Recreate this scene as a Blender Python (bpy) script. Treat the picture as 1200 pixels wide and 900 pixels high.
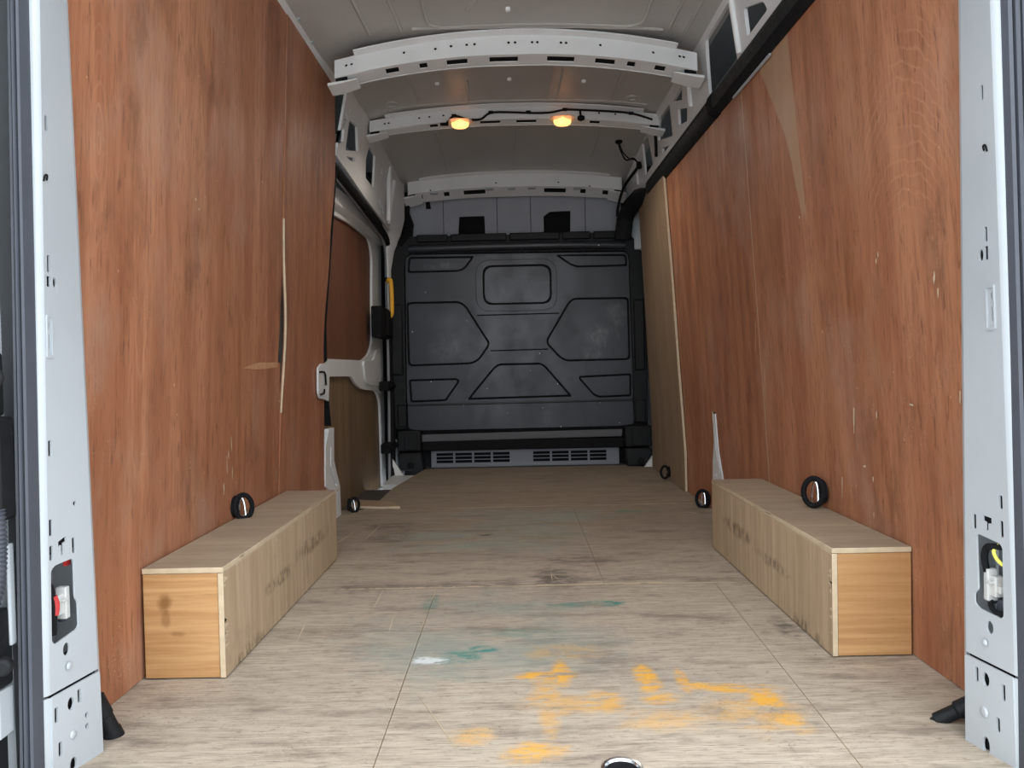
import bpy, bmesh, math, random
from mathutils import Vector, Matrix
from mathutils.geometry import delaunay_2d_cdt
random.seed(7)
S = bpy.context.scene
C = S.collection
for o in list(bpy.data.objects): bpy.data.objects.remove(o)
PI = math.pi; R = math.radians

# ------------------------------------------------------------------ camera
cam = bpy.data.cameras.new('camera'); co = bpy.data.objects.new('camera', cam); C.objects.link(co)
cam.sensor_fit = 'HORIZONTAL'; cam.sensor_width = 36.0; cam.lens = 880.0/1200.0*36.0
cam.clip_start = .01; cam.clip_end = 200
yaw, pitch, roll = R(-.2826), R(-1.3073), R(1.2091)
f = Vector((math.sin(yaw)*math.cos(pitch), math.cos(yaw)*math.cos(pitch), math.sin(pitch)))
r = Vector((math.cos(yaw), -math.sin(yaw), 0)); u = r.cross(f)
r2 = math.cos(roll)*r - math.sin(roll)*u; u2 = math.sin(roll)*r + math.cos(roll)*u
M = Matrix((r2, u2, -f)).transposed().to_4x4(); M.translation = Vector((0, 0, .66)); co.matrix_world = M
S.camera = co

# ------------------------------------------------------------------ sky and exposure
W = bpy.data.worlds.new('overcast_sky'); S.world = W; W.use_nodes = True
wn = W.node_tree.nodes; wl = W.node_tree.links; wn.clear()
wo = wn.new('ShaderNodeOutputWorld'); bg = wn.new('ShaderNodeBackground')
tc = wn.new('ShaderNodeTexCoord'); sp = wn.new('ShaderNodeSeparateXYZ'); rp = wn.new('ShaderNodeValToRGB')
wl.new(tc.outputs['Generated'], sp.inputs[0]); wl.new(sp.outputs['Z'], rp.inputs[0])
rp.color_ramp.elements[0].position = 0.0; rp.color_ramp.elements[0].color = (.86, .93, 1.0, 1)
rp.color_ramp.elements[1].position = 1.0; rp.color_ramp.elements[1].color = (1.0, 1.07, 1.15, 1)
wl.new(rp.outputs[0], bg.inputs[0]); bg.inputs[1].default_value = 1.0; wl.new(bg.outputs[0], wo.inputs[0])
S.view_settings.view_transform = 'Standard'; S.view_settings.look = 'None'
S.view_settings.gamma = 1; S.view_settings.use_curve_mapping = False
S.view_settings.exposure = 1.95
LAMP_W = 3.6

# ------------------------------------------------------------------ materials
class NT:
    def __init__(s, name):
        s.m = bpy.data.materials.new(name); s.m.use_nodes = True
        s.n = s.m.node_tree.nodes; s.l = s.m.node_tree.links
        s.b = s.n['Principled BSDF']
        t = s.n.new('ShaderNodeTexCoord'); s.co = t.outputs['Object']
    def node(s, typ, **k):
        x = s.n.new(typ)
        for a, b in k.items(): setattr(x, a, b)
        return x
    def set(s, sock, v):
        if hasattr(v, 'is_output'): s.l.new(v, sock)
        else: sock.default_value = v
    def mapped(s, sc, loc=(0, 0, 0), co=None):
        x = s.node('ShaderNodeMapping'); s.l.new(co or s.co, x.inputs[0])
        x.inputs['Scale'].default_value = sc; x.inputs['Location'].default_value = loc
        return x.outputs[0]
    def noise(s, vec, scale=1, detail=4, rough=.55, dist=0):
        x = s.node('ShaderNodeTexNoise'); s.l.new(vec, x.inputs['Vector'])
        x.inputs['Scale'].default_value = scale; x.inputs['Detail'].default_value = detail
        x.inputs['Roughness'].default_value = rough; x.inputs['Distortion'].default_value = dist
        return x.outputs['Fac']
    def math(s, op, a, b=0.0, clamp=False):
        x = s.node('ShaderNodeMath', operation=op); x.use_clamp = clamp
        s.set(x.inputs[0], a); s.set(x.inputs[1], b); return x.outputs[0]
    def ramp(s, v, a, b, lo=0.0, hi=1.0):
        x = s.node('ShaderNodeMapRange', interpolation_type='SMOOTHSTEP')
        s.l.new(v, x.inputs[0]); x.inputs[1].default_value = a; x.inputs[2].default_value = b
        x.inputs[3].default_value = lo; x.inputs[4].default_value = hi; return x.outputs[0]
    def mix(s, fac, a, b):
        x = s.node('ShaderNodeMix', data_type='RGBA')
        s.set(x.inputs[0], fac)
        for i, v in ((6, a), (7, b)):
            if isinstance(v, tuple): x.inputs[i].default_value = (*v[:3], 1)
            else: s.l.new(v, x.inputs[i])
        return x.outputs[2]
    def blob(s, cx, cy, rx, ry, axes='XY', soft=.35):
        # 1 inside an ellipse at (cx, cy), falling off to 0
        sp_ = s.sep; a = s.math('MULTIPLY', s.math('SUBTRACT', sp_[axes[0]], cx), 1/rx)
        b = s.math('MULTIPLY', s.math('SUBTRACT', sp_[axes[1]], cy), 1/ry)
        d = s.math('SQRT', s.math('ADD', s.math('MULTIPLY', a, a), s.math('MULTIPLY', b, b)))
        d = s.math('ADD', d, s.math('MULTIPLY', s.math('SUBTRACT', s.wob, .5), 1.3))
        return s.ramp(d, 1.0, soft)
    def prep(s, wobscale=14):
        x = s.node('ShaderNodeSeparateXYZ'); s.l.new(s.co, x.inputs[0])
        s.sep = {k: x.outputs[k] for k in 'XYZ'}
        s.wob = s.noise(s.co, wobscale, 4, .65)
    def bump(s, h, strength=.2, dist=.002):
        x = s.node('ShaderNodeBump'); x.inputs['Strength'].default_value = strength; x.inputs['Distance'].default_value = dist
        s.l.new(h, x.inputs['Height']); s.l.new(x.outputs[0], s.b.inputs['Normal'])
    def done(s, col=None, rough=.5, metal=0.0, spec=.5):
        if col is not None: s.set(s.b.inputs['Base Color'], (*col, 1) if isinstance(col, tuple) else col)
        s.set(s.b.inputs['Roughness'], rough); s.b.inputs['Metallic'].default_value = metal
        s.b.inputs['Specular IOR Level'].default_value = spec
        return s.m

def plain(name, col, rough=.5, metal=0., spec=.5, var=.12, vs=9):
    t = NT(name); n = t.noise(t.co, vs, 4)
    c = t.mix(n, tuple(x*(1-var) for x in col), tuple(min(1, x*(1+var)) for x in col))
    n2 = t.noise(t.co, vs*6, 3)
    return t.done(c, t.ramp(n2, .2, .8, max(0, rough-.08), min(1, rough+.08)), metal, spec)

def paint(name, col, scratch=1.0):
    t = NT(name)
    n = t.noise(t.co, 3, 5); c = t.mix(t.ramp(n, .3, .75), col, tuple(x*.9 for x in col))
    s1 = t.noise(t.mapped((60, 60, 14)), 1, 6, .7, 2.5); m = t.ramp(s1, .735, .76, 0, scratch)
    c = t.mix(m, c, (.16, .15, .14))
    d = t.noise(t.mapped((9, 9, 9)), 1, 6, .7); c = t.mix(t.ramp(d, .62, .85, 0, .3), c, (.45, .42, .36))
    t.bump(t.noise(t.co, 40, 2), .03)
    return t.done(c, .38)

def red_ply(name, seed, figure):
    # red-brown film faced plywood, grain upright, contour figure, scuffs and small pale chips
    t = NT(name); t.prep()
    L = (seed*3.1, seed*1.7, seed)
    fine = t.noise(t.mapped((150, 150, 7), L), 1, 5, .65)
    fleck = t.noise(t.mapped((90, 90, 14), (seed, 6, 6)), 1, 3, .6)
    mid = t.noise(t.mapped((16, 16, 1.0), L), 1, 6, .6, .5)
    big = t.noise(t.mapped((3.0, 3.0, 1.0), L), 1, 3, .5)
    base, dark, lite = (.385, .160, .080), (.250, .088, .042), (.480, .220, .118)
    c = t.mix(t.ramp(mid, .26, .66), dark, base)
    c = t.mix(t.ramp(big, .3, .75, 0, .8), c, t.mix(t.ramp(mid, .35, .65), base, lite))
    band = t.noise(t.mapped((4.5, 4.5, .25), (seed, 5, 7)), 1, 3, .5)
    c = t.mix(t.ramp(band, .52, .66, 0, .55), c, dark)
    c = t.mix(t.ramp(fine, .45, .70, 0, .50), c, (.175, .064, .032))
    c = t.mix(t.ramp(fleck, .58, .70, 0, .55), c, (.12, .045, .025))
    # cathedral figure of the face veneer
    warp = t.math('MULTIPLY', t.math('SUBTRACT', t.noise(t.mapped((5, 5, 3), L), 1, 4, .55), .5), .9)
    haze0 = t.noise(t.mapped((7, 7, 5), (seed, 9, 2)), 1, 3, .6)
    warp2 = t.math('MULTIPLY', t.math('SUBTRACT', t.noise(t.mapped((26, 26, 14), L), 1, 3, .55), .5), .16)
    for (kind, y0, z0, a_, b_, k) in figure:
        dy = t.math('MULTIPLY', t.math('SUBTRACT', t.sep['Y'], y0), 1/a_)
        dzz = t.math('MULTIPLY', t.math('SUBTRACT', t.sep['Z'], z0), 1/b_)
        if kind == 'oval':
            d = t.math('SQRT', t.math('ADD', t.math('MULTIPLY', dy, dy), t.math('MULTIPLY', dzz, dzz)))
            mask = t.ramp(d, 1.6, .7)
        else:
            d = t.math('ADD', dzz, t.math('MULTIPLY', dy, dy))
            rr = t.math('SQRT', t.math('ADD', t.math('MULTIPLY', t.math('MULTIPLY', dy, dy), .35), t.math('MULTIPLY', t.math('MULTIPLY', dzz, dzz), .35)))
            mask = t.ramp(rr, 1.15, .55)
        d = t.math('ADD', t.math('ADD', d, warp), warp2)
        ln = t.ramp(t.math('ABSOLUTE', t.math('SUBTRACT', t.math('FRACT', t.math('MULTIPLY', d, k)), .5)), .14, .02)
        c = t.mix(t.math('MULTIPLY', t.math('MULTIPLY', t.math('MULTIPLY', ln, mask), t.ramp(haze0, .35, .6, .25, 1)), .50 if kind == 'oval' else .60), c, (.47, .225, .118))
    haze = t.noise(t.mapped((4, 4, 2.2), (seed, 4, 2)), 1, 6, .7)
    c = t.mix(t.ramp(haze, .48, .74, 0, .55), c, (.40, .24, .165))
    stain = t.noise(t.mapped((6, 6, 3), (seed, 1, 9)), 1, 6, .68)
    c = t.mix(t.ramp(stain, .52, .74, 0, .62), c, (.130, .055, .032))
    low = t.ramp(t.sep['Z'], 1.4, .3, .12, 1)
    for (sc_, th, sd) in (((26, 26, 20), .0035, 8), ((40, 40, 26), .0035, 3)):
        scr = t.noise(t.mapped(sc_, (seed, sd, 5)), 1, 1, .5, 3.5)
        gate = t.ramp(t.noise(t.mapped((9, 9, 7), (seed, sd, 1)), 1, 2), .60, .66)
        ln = t.ramp(t.math('ABSOLUTE', t.math('SUBTRACT', scr, .5)), th*2.2, th)
        c = t.mix(t.math('MULTIPLY', t.math('MULTIPLY', ln, gate), t.math('MULTIPLY', low, .75)), c, (.56, .36, .22))
    chip = t.noise(t.mapped((60, 60, 40), (seed, 2, 3)), 1, 2, .5)
    c = t.mix(t.ramp(chip, .775, .79, 0, .8), c, (.62, .42, .25))
    return t, c, fine

def red_ply_done(t, c, fine):
    t.bump(fine, .12, .001)
    return t.done(c, t.ramp(t.noise(t.mapped((8, 8, 2)), 1, 4), .3, .7, .42, .62), 0, .35)

M_ = {}
t, c, fi = red_ply('red_brown_plywood', 1.3, [('oval', 1.43, 1.10, .045, .21, 4.0), ('oval', 1.60, .95, .05, .5, 2.5)])
M_['redL'] = red_ply_done(t, c, fi)
t, c, fi = red_ply('red_brown_plywood_right', 5.7, [('arch', 1.60, 1.17, .17, .15, 4.6)])
# a pale tapering veneer strip that belongs to the face veneer itself
wv = t.math('MULTIPLY', t.math('SUBTRACT', t.noise(t.mapped((1, 3, 5)), 1, 3), .5), .045)
zz = t.sep['Z']; yw = t.math('ADD', t.sep['Y'], wv)
yr = t.math('ADD', 2.116, t.math('MULTIPLY', t.math('SUBTRACT', zz, 1.10), .083))
yl = t.math('ADD', t.math('ADD', 2.150, t.math('MULTIPLY', t.math('SUBTRACT', zz, 1.077), .32)), t.math('MULTIPLY', t.math('MAXIMUM', t.math('SUBTRACT', zz, 1.30), 0.0), .30))
inside = t.math('MULTIPLY', t.ramp(t.math('SUBTRACT', t.sep['Y'], yr), -.003, .003), t.ramp(t.math('SUBTRACT', yl, yw), -.004, .010))
inside = t.math('MULTIPLY', inside, t.ramp(zz, 1.05, 1.09))
c = t.mix(t.math('MULTIPLY', inside, .85), c, t.mix(fi, (.34, .20, .115), (.47, .30, .185)))
M_['redR'] = red_ply_done(t, c, fi)

def tan_ply(name, a, b, sc, streak, rough=.6, dirt=(.16, .12, .08), dirtamt=.5, seed=0, dsc=6, bumpy=.15):
    t = NT(name); t.prep(); L = (seed, seed*2, seed*3)
    g = t.noise(t.mapped(sc, L), 1, 5, .6, .2)
    bigc = t.noise(t.mapped(tuple(x*.12 for x in sc), L), 1, 3)
    c = t.mix(t.ramp(g, .3, .72), a, b); c = t.mix(t.ramp(bigc, .35, .7, 0, .5), c, streak)
    d = t.noise(t.mapped((dsc, dsc, dsc), (seed, 3, 1)), 1, 6, .7)
    c = t.mix(t.ramp(d, .55, .8, 0, dirtamt), c, dirt)
    fs = t.noise(t.mapped(tuple(x*2.6 for x in sc), L), 1, 4, .65)
    c = t.mix(t.ramp(fs, .62, .74, 0, .55), c, dirt)
    t.bump(g, bumpy, .0015)
    return t, c, rough
t, c, rr = tan_ply('box_top_plywood', (.33, .255, .175), (.42, .335, .235), (7, 60, 60), (.27, .205, .145), seed=2, dirtamt=.3); M_['boxtop'] = t.done(c, rr)
t, c, rr = tan_ply('box_side_plywood', (.40, .29, .18), (.54, .41, .27), (60, 45, 3), (.35, .25, .15), seed=3, dirtamt=.35)
for bx in ((-.12, .11, .16, .022), (.20, .13, .22, .03), (-.36, .0, .12, .04)):
    c = t.mix(t.math('MULTIPLY', t.math('MULTIPLY', t.blob(bx[0], bx[1], bx[2], bx[3], 'YZ'), t.ramp(t.noise(t.mapped((60, 70, 22)), 1, 4, .7), .44, .58)), .72), c, (.10, .068, .042))
c = t.mix(t.math('MULTIPLY', t.ramp(t.noise(t.mapped((30, 26, 30)), 1, 3, .6, 4), .72, .74), .8), c, (.55, .42, .25))
M_['boxside'] = t.done(c, rr)
t, c, rr = tan_ply('box_end_plywood', (.42, .215, .080), (.58, .345, .150), (3, 40, 75), (.38, .19, .07), seed=4, dirt=(.26, .13, .05), dirtamt=.35)
M_['boxend'] = t.done(c, rr)
t, c, rr = tan_ply('box_end_plywood_stained', (.42, .215, .080), (.58, .345, .150), (3, 40, 75), (.38, .19, .07), seed=9, dirt=(.26, .13, .05), dirtamt=.35)
for bx, kk in (((-.042, .165, .022, .030), .8), ((-.040, .135, .014, .030), .5), ((-.015, .100, .022, .010), .45)):
    c = t.mix(t.math('MULTIPLY', t.blob(*bx, 'XZ'), kk), c, (.20, .085, .02))
M_['boxend_stained'] = t.done(c, rr)
t, c, rr = tan_ply('far_panel_plywood', (.27, .185, .115), (.36, .255, .165), (50, 50, 2), (.21, .14, .085), seed=5); M_['farply'] = t.done(c, rr)
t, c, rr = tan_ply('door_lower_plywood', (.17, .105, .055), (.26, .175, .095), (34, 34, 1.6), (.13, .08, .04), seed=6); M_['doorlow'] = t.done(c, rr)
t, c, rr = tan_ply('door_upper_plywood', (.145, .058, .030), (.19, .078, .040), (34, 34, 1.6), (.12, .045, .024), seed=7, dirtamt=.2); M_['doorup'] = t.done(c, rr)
M_['edge'] = plain('pale_plywood_edge', (.56, .45, .30), .7, var=.25, vs=40)
M_['torn'] = plain('torn_veneer', (.46, .24, .12), .8, var=.3, vs=60)

# the load floor: weathered plywood with grain across, paint stains and dark scuffs
def floor_mat():
    t = NT('worn_floor_plywood'); t.prep(16)
    g = t.noise(t.mapped((6, 70, 60)), 1, 5, .62, .3)
    g2 = t.noise(t.mapped((16, 260, 60)), 1, 5, .68)
    big = t.noise(t.mapped((1.3, 1.8, 1)), 1, 4, .6)
    c = t.mix(t.ramp(g, .28, .72), (.40, .325, .245), (.53, .45, .35))
    c = t.mix(t.ramp(big, .4, .7, 0, .7), c, (.38, .33, .265))
    far = t.ramp(t.sep['Y'], 2.15, 3.3, 0, .80)          # browner and darkened forward, light falloff painted into the colour
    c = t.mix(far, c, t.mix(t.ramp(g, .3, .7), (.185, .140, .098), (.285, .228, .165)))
    c = t.mix(t.ramp(g2, .50, .66, 0, .75), c, (.200, .160, .118))
    g3 = t.noise(t.mapped((7, 150, 60), (3, 1, 1)), 1, 6, .75)
    c = t.mix(t.ramp(g3, .57, .66, 0, .72), c, (.105, .085, .066))
    sp2 = t.noise(t.mapped((45, 120, 60), (6, 1, 1)), 1, 3, .6)
    c = t.mix(t.ramp(sp2, .66, .74, 0, .65), c, (.12, .095, .07))
    lt = t.noise(t.mapped((12, 190, 60), (8, 2, 1)), 1, 4, .65)
    c = t.mix(t.ramp(lt, .58, .70, 0, .45), c, (.60, .53, .43))
    d = t.noise(t.mapped((3.2, 13, 5), (2, 2, 2)), 1, 6, .72)
    c = t.mix(t.ramp(d, .48, .70, 0, .80), c, (.165, .132, .102))
    fs = t.noise(t.mapped((28, 60, 10), (1, 7, 2)), 1, 6, .8)
    c = t.mix(t.ramp(fs, .56, .66, 0, .60), c, (.17, .138, .108))
    gn = t.noise(t.mapped((2.0, 5, 1), (7, 1, 0)), 1, 5, .65)
    gb = t.math('MAXIMUM', t.blob(-.10, 1.85, .42, .42), t.math('MAXIMUM', t.blob(.0, 3.3, .55, .22), t.blob(-.1, 2.9, .5, .35)))
    c = t.mix(t.math('MULTIPLY', t.math('MULTIPLY', gb, t.ramp(gn, .36, .62)), .60), c, (.225, .285, .255))
    brk = t.noise(t.mapped((16, 40, 10), (3, 3, 3)), 1, 5, .7)
    br = t.ramp(brk, .36, .60)
    Y = [(.055, 1.585, .085, .032, 1), (.085, 1.60, .028, .085, .95), (.05, 1.50, .05, .10, .6), (.16, 1.46, .06, .06, .7), (.10, 1.45, .13, .06, .5), (.262, 1.56, .035, .11, 1), (.275, 1.47, .05, .045, .8),
         (.335, 1.55, .02, .07, .8), (.36, 1.52, .05, .025, .9), (.44, 1.505, .11, .028, .9), (.475, 1.455, .055, .06, 1), (.49, 1.36, .045, .06, .8), (.44, 1.40, .12, .10, .45), (.017, 1.272, .07, .045, .85), (-.09, 1.33, .06, .04, .55), (.10, 1.72, .12, .07, .35), (.26, 1.38, .1, .06, .45), (.05, 1.38, .03, .09, .5)]
    acc = None
    for (x, y, rx, ry, k) in Y:
        b = t.math('MULTIPLY', t.blob(x, y, rx, ry), k); acc = b if acc is None else t.math('MAXIMUM', acc, b)
    c = t.mix(t.math('MULTIPLY', t.math('MULTIPLY', acc, t.ramp(brk, .38, .56, .12, 1)), .95), c, (.74, .375, .045))
    G = [(.235, 2.065, .085, .035, 1), (.14, 2.06, .08, .03, .5), (-.14, 1.70, .075, .05, .85), (-.09, 1.745, .05, .03, .9), (-.25, 2.1, .03, .12, .5), (.5, 3.36, .12, .04, .6), (.62, 3.38, .05, .03, .5), (.0, 1.85, .12, .05, .35)]
    acc = None
    for (x, y, rx, ry, k) in G:
        b = t.math('MULTIPLY', t.blob(x, y, rx, ry), k); acc = b if acc is None else t.math('MAXIMUM', acc, b)
    c = t.mix(t.math('MULTIPLY', acc, t.ramp(brk, .40, .56, .1, 1)), c, (.035, .215, .175))
    K = [(.3, 2.30, .35, .03, .5), (-.3, 2.27, .3, .02, .45), (.655, 1.86, .035, .11, .8), (.11, 2.33, .10, .16, .75), (-.1, 2.28, .18, .06, .5), (-.55, 3.15, .14, .12, .6), (-.13, 2.95, .04, .03, .9), (.22, 2.55, .2, .1, .45), (-.5, 3.0, .12, .25, .4)]
    acc = None
    for (x, y, rx, ry, k) in K:
        b = t.math('MULTIPLY', t.blob(x, y, rx, ry), k); acc = b if acc is None else t.math('MAXIMUM', acc, b)
    c = t.mix(t.math('MULTIPLY', acc, t.ramp(brk, .36, .6)), c, (.055, .046, .038))
    c = t.mix(t.math('MULTIPLY', t.math('MULTIPLY', t.blob(-.205, 1.685, .055, .03), t.ramp(brk, .45, .52)), .85), c, (.70, .74, .72))
    s1 = t.noise(t.mapped((10, 10, 4), (5, 5, 5)), 1, 2, .5, 7)
    lines = t.ramp(t.math('ABSOLUTE', t.math('SUBTRACT', s1, .5)), .0045, .001)
    c = t.mix(t.math('MULTIPLY', lines, t.ramp(t.noise(t.mapped((2, 2, 2), (9, 9, 9)), 1, 2), .46, .56, 0, .75)), c, (.62, .54, .42))
    s3 = t.noise(t.mapped((6, 9, 4), (15, 5, 5)), 1, 2, .5, 5)
    l3 = t.ramp(t.math('ABSOLUTE', t.math('SUBTRACT', s3, .47)), .004, .001)
    c = t.mix(t.math('MULTIPLY', l3, t.ramp(t.noise(t.mapped((3, 3, 2), (19, 9, 9)), 1, 2), .50, .58, 0, .7)), c, (.12, .09, .07))
    sp_ = t.noise(t.mapped((60, 60, 10)), 1, 2, .5)
    c = t.mix(t.ramp(sp_, .77, .80, 0, .7), c, (.07, .055, .04))
    t.bump(g2, .25, .001)
    return t.done(c, .72, 0, .3)
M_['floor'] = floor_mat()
M_['white'] = paint('dimmed_body_paint', (.40, .425, .44))  # white paint darkened in colour to offset strong light at the rear opening
M_['paint_in'] = paint('white_inner_paint', (.74, .75, .74), .5)
M_['roof'] = paint('shaded_roof_paint', (.47, .455, .425), .25)  # same white paint, with the roof's dimness and brown bounce put into the colour
M_['dark'] = plain('dark_cavity', (.022, .024, .026), .7)
M_['skin'] = plain('inner_face_of_outer_skin', (.20, .215, .22), .6)
M_['rubber'] = plain('grey_black_rubber', (.050, .055, .068), .55, var=.2)
M_['black'] = plain('black_plastic', (.009, .010, .011), .55, var=.3, spec=.22)
M_['matt'] = plain('matt_black', (.006, .006, .007), .8, spec=.2)
M_['grey'] = plain('grey_plastic', (.24, .25, .265), .55)
M_['liner'] = plain('headliner_grey', (.32, .33, .36), .8)
M_['conn'] = plain('pale_grey_connector', (.52, .52, .49), .45)
M_['red'] = plain('red_plastic', (.45, .03, .03), .4)
M_['yellow'] = plain('yellow_plastic', (.85, .43, .02), .4, var=.08)
M_['yelwire'] = plain('yellow_green_wire', (.75, .72, .12), .4)
M_['steel'] = plain('bright_zinc', (.62, .64, .66), .25, 1.0)
M_['vent'] = plain('grey_vent_metal', (.20, .215, .25), .5)
M_['crossbar'] = plain('dull_grey_bar', (.12, .125, .135), .5)
M_['bright'] = plain('white_clip', (.85, .86, .86), .4)
M_['mat'] = plain('dark_step_rubber', (.055, .047, .040), .75)
M_['ground'] = plain('bounce_ground', (.56, .555, .54), .9, vs=2)  # unseen ground, paled to bounce extra light into the van

def bulk_mat():
    t = NT('scuffed_black_panel'); t.prep(9)
    c = t.mix(t.noise(t.co, 5, 4), (.013, .015, .020), (.028, .033, .043))
    h = t.noise(t.mapped((4, 4, 3), (1, 0, 4)), 1, 6, .7)
    sc = None
    for (x, z, rx, rz, k) in ((-.45, .80, .17, .13, .7), (.52, .82, .17, .16, .9), (-.5, 1.33, .16, .04, .5), (.0, 1.2, .2, .06, .4), (.62, .95, .1, .14, .6)):
        b = t.math('MULTIPLY', t.blob(x, z, rx, rz, 'XZ', .1), k); sc = b if sc is None else t.math('MAXIMUM', sc, b)
    c = t.mix(t.math('MULTIPLY', t.math('MULTIPLY', sc, t.ramp(h, .42, .62)), .8), c, (.20, .215, .235))
    l = t.noise(t.mapped((9, 9, 40)), 1, 3, .6, 4)
    c = t.mix(t.ramp(l, .70, .73, 0, .5), c, (.006, .006, .007))
    p = t.noise(t.mapped((34, 34, 34)), 1, 2, .5); c = t.mix(t.ramp(p, .75, .77), c, (.50, .52, .53))
    t.bump(t.noise(t.co, 60, 2), .08, .001)
    return t.done(c, t.ramp(h, .3, .7, .30, .48), 0, .45)
M_['bulk'] = bulk_mat()
t = NT('lit_lamp_lens'); t.done((1, .55, .22), .3)
t.b.inputs['Emission Color'].default_value = (1, .46, .13, 1); t.b.inputs['Emission Strength'].default_value = .62; M_['lens'] = t.m
t = NT('lamp_housing'); t.done((.75, .62, .50), .3); t.b.inputs['Transmission Weight'].default_value = .3; M_['lamphouse'] = t.m

# ------------------------------------------------------------------ mesh helpers
class MB:
    def __init__(s): s.v = []; s.f = []; s.m = []
    def add(s, vs, fs, mi=0):
        b = len(s.v); s.v += [tuple(p) for p in vs]; s.f += [tuple(b+i for i in q) for q in fs]; s.m += [mi]*len(fs); return s
    def box(s, a, b, mi=0):
        x0, y0, z0 = a; x1, y1, z1 = b
        v = [(x, y, z) for x in (x0, x1) for y in (y0, y1) for z in (z0, z1)]
        return s.add(v, [(0, 1, 3, 2), (4, 6, 7, 5), (0, 4, 5, 1), (2, 3, 7, 6), (0, 2, 6, 4), (1, 5, 7, 3)], mi)
    def obox(s, c, X, Y, Z, mi=0):
        c, X, Y, Z = map(Vector, (c, X, Y, Z))
        v = [c+X*i+Y*j+Z*k for i in (-1, 1) for j in (-1, 1) for k in (-1, 1)]
        return s.add(v, [(0, 1, 3, 2), (4, 6, 7, 5), (0, 4, 5, 1), (2, 3, 7, 6), (0, 2, 6, 4), (1, 5, 7, 3)], mi)
    def loft(s, secs, closed=True, caps=True, mi=0):
        n = len(secs[0]); v = [p for q in secs for p in q]; fs = []
        for i in range(len(secs)-1):
            for j in range(n if closed else n-1):
                a = i*n+j; b = i*n+(j+1) % n; fs.append((a, b, b+n, a+n))
        if caps and closed: fs += [tuple(range(n-1, -1, -1)), tuple((len(secs)-1)*n+j for j in range(n))]
        return s.add(v, fs, mi)
    def tube(s, path, rad, n=10, closed=False, mi=0, smooth=0):
        P = [Vector(p) for p in path]
        if smooth: P = catmull(P, smooth, closed)
        k = len(P); rads = rad if isinstance(rad, (list, tuple)) else [rad]*k
        secs = []; up = None
        for i in range(k):
            a = P[i-1] if (i > 0 or closed) else P[i]; b = P[(i+1) % k] if (i < k-1 or closed) else P[i]
            d = (b-a).normalized()
            if up is None:
                up = Vector((0, 0, 1)) if abs(d.z) < .9 else Vector((1, 0, 0))
            up = (up-d*up.dot(d)).normalized(); w = d.cross(up)
            secs.append([P[i]+(up*math.cos(q)+w*math.sin(q))*rads[i] for q in [2*PI*j/n for j in range(n)]])
        if closed: secs.append(secs[0])
        return s.loft(secs, True, not closed, mi)
    def lathe(s, prof, c, axis, n=20, mi=0):
        c = Vector(c); a = Vector(axis).normalized(); x = a.orthogonal().normalized(); y = a.cross(x)
        secs = [[c+a*h+(x*math.cos(q)+y*math.sin(q))*r_ for q in [2*PI*j/n for j in range(n)]] for r_, h in prof]
        return s.loft(secs, True, True, mi)
    def plate(s, outer, holes, fm, t, mf=0, me=0, mb_=None, dens=None, grid=None):
        # flat plate with holes in (u, v), mapped to space by fm(u, v, w); side walls are separate so edges stay crisp
        rings = [dense(outer, dens)]+[dense(h, dens) for h in holes]
        pts = []; ed = []
        for rg in rings:
            b = len(pts); pts += [Vector(p) for p in rg]; ed += [(b+i, b+(i+1) % len(rg)) for i in range(len(rg))]
        if grid:
            us = [p[0] for p in outer]; vs = [p[1] for p in outer]
            a = min(us)+grid
            while a < max(us)-grid*.3:
                b = min(vs)+grid
                while b < max(vs)-grid*.3:
                    if inpoly((a, b), rings[0]) and not any(inpoly((a, b), h) for h in rings[1:]): pts.append(Vector((a, b)))
                    b += grid
                a += grid
        rv, re, rf = delaunay_2d_cdt(pts, ed, [], 0, 1e-6)[:3]
        fs = []
        for q in rf:
            cx = sum(rv[i].x for i in q)/len(q); cy = sum(rv[i].y for i in q)/len(q)
            if inpoly((cx, cy), rings[0]) and not any(inpoly((cx, cy), h) for h in rings[1:]): fs.append(tuple(q))
        s.add([fm(p.x, p.y, 0) for p in rv], fs, mf)
        if t:
            s.add([fm(p.x, p.y, t) for p in rv], [tuple(reversed(q)) for q in fs], mf if mb_ is None else mb_)
            for rg in rings:
                n = len(rg); s.add([fm(p[0], p[1], 0) for p in rg]+[fm(p[0], p[1], t) for p in rg], [(i, (i+1) % n, n+(i+1) % n, n+i) for i in range(n)], me)
        return s

def catmull(P, k, closed=False):
    out = []; n = len(P)
    for i in range(n if closed else n-1):
        p0 = P[i-1] if (i > 0 or closed) else P[i]; p1 = P[i]; p2 = P[(i+1) % n]; p3 = P[(i+2) % n] if (i+2 < n or closed) else p2
        for j in range(k):
            q = j/k; out.append(.5*((2*p1)+(p2-p0)*q+(2*p0-5*p1+4*p2-p3)*q*q+(3*p1-p0-3*p2+p3)*q**3))
    if not closed: out.append(P[-1])
    return out
def dense(rg, d):
    if not d: return list(rg)
    o = []
    for i in range(len(rg)):
        a = rg[i]; b = rg[(i+1) % len(rg)]; k = max(1, int(math.dist(a, b)/d))
        o += [(a[0]+(b[0]-a[0])*j/k, a[1]+(b[1]-a[1])*j/k) for j in range(k)]
    return o
def inpoly(p, rg):
    x, y = p; c = False; n = len(rg)
    for i in range(n):
        x1, y1 = rg[i]; x2, y2 = rg[i-1]
        if (y1 > y) != (y2 > y) and x < (x2-x1)*(y-y1)/(y2-y1)+x1: c = not c
    return c
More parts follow.
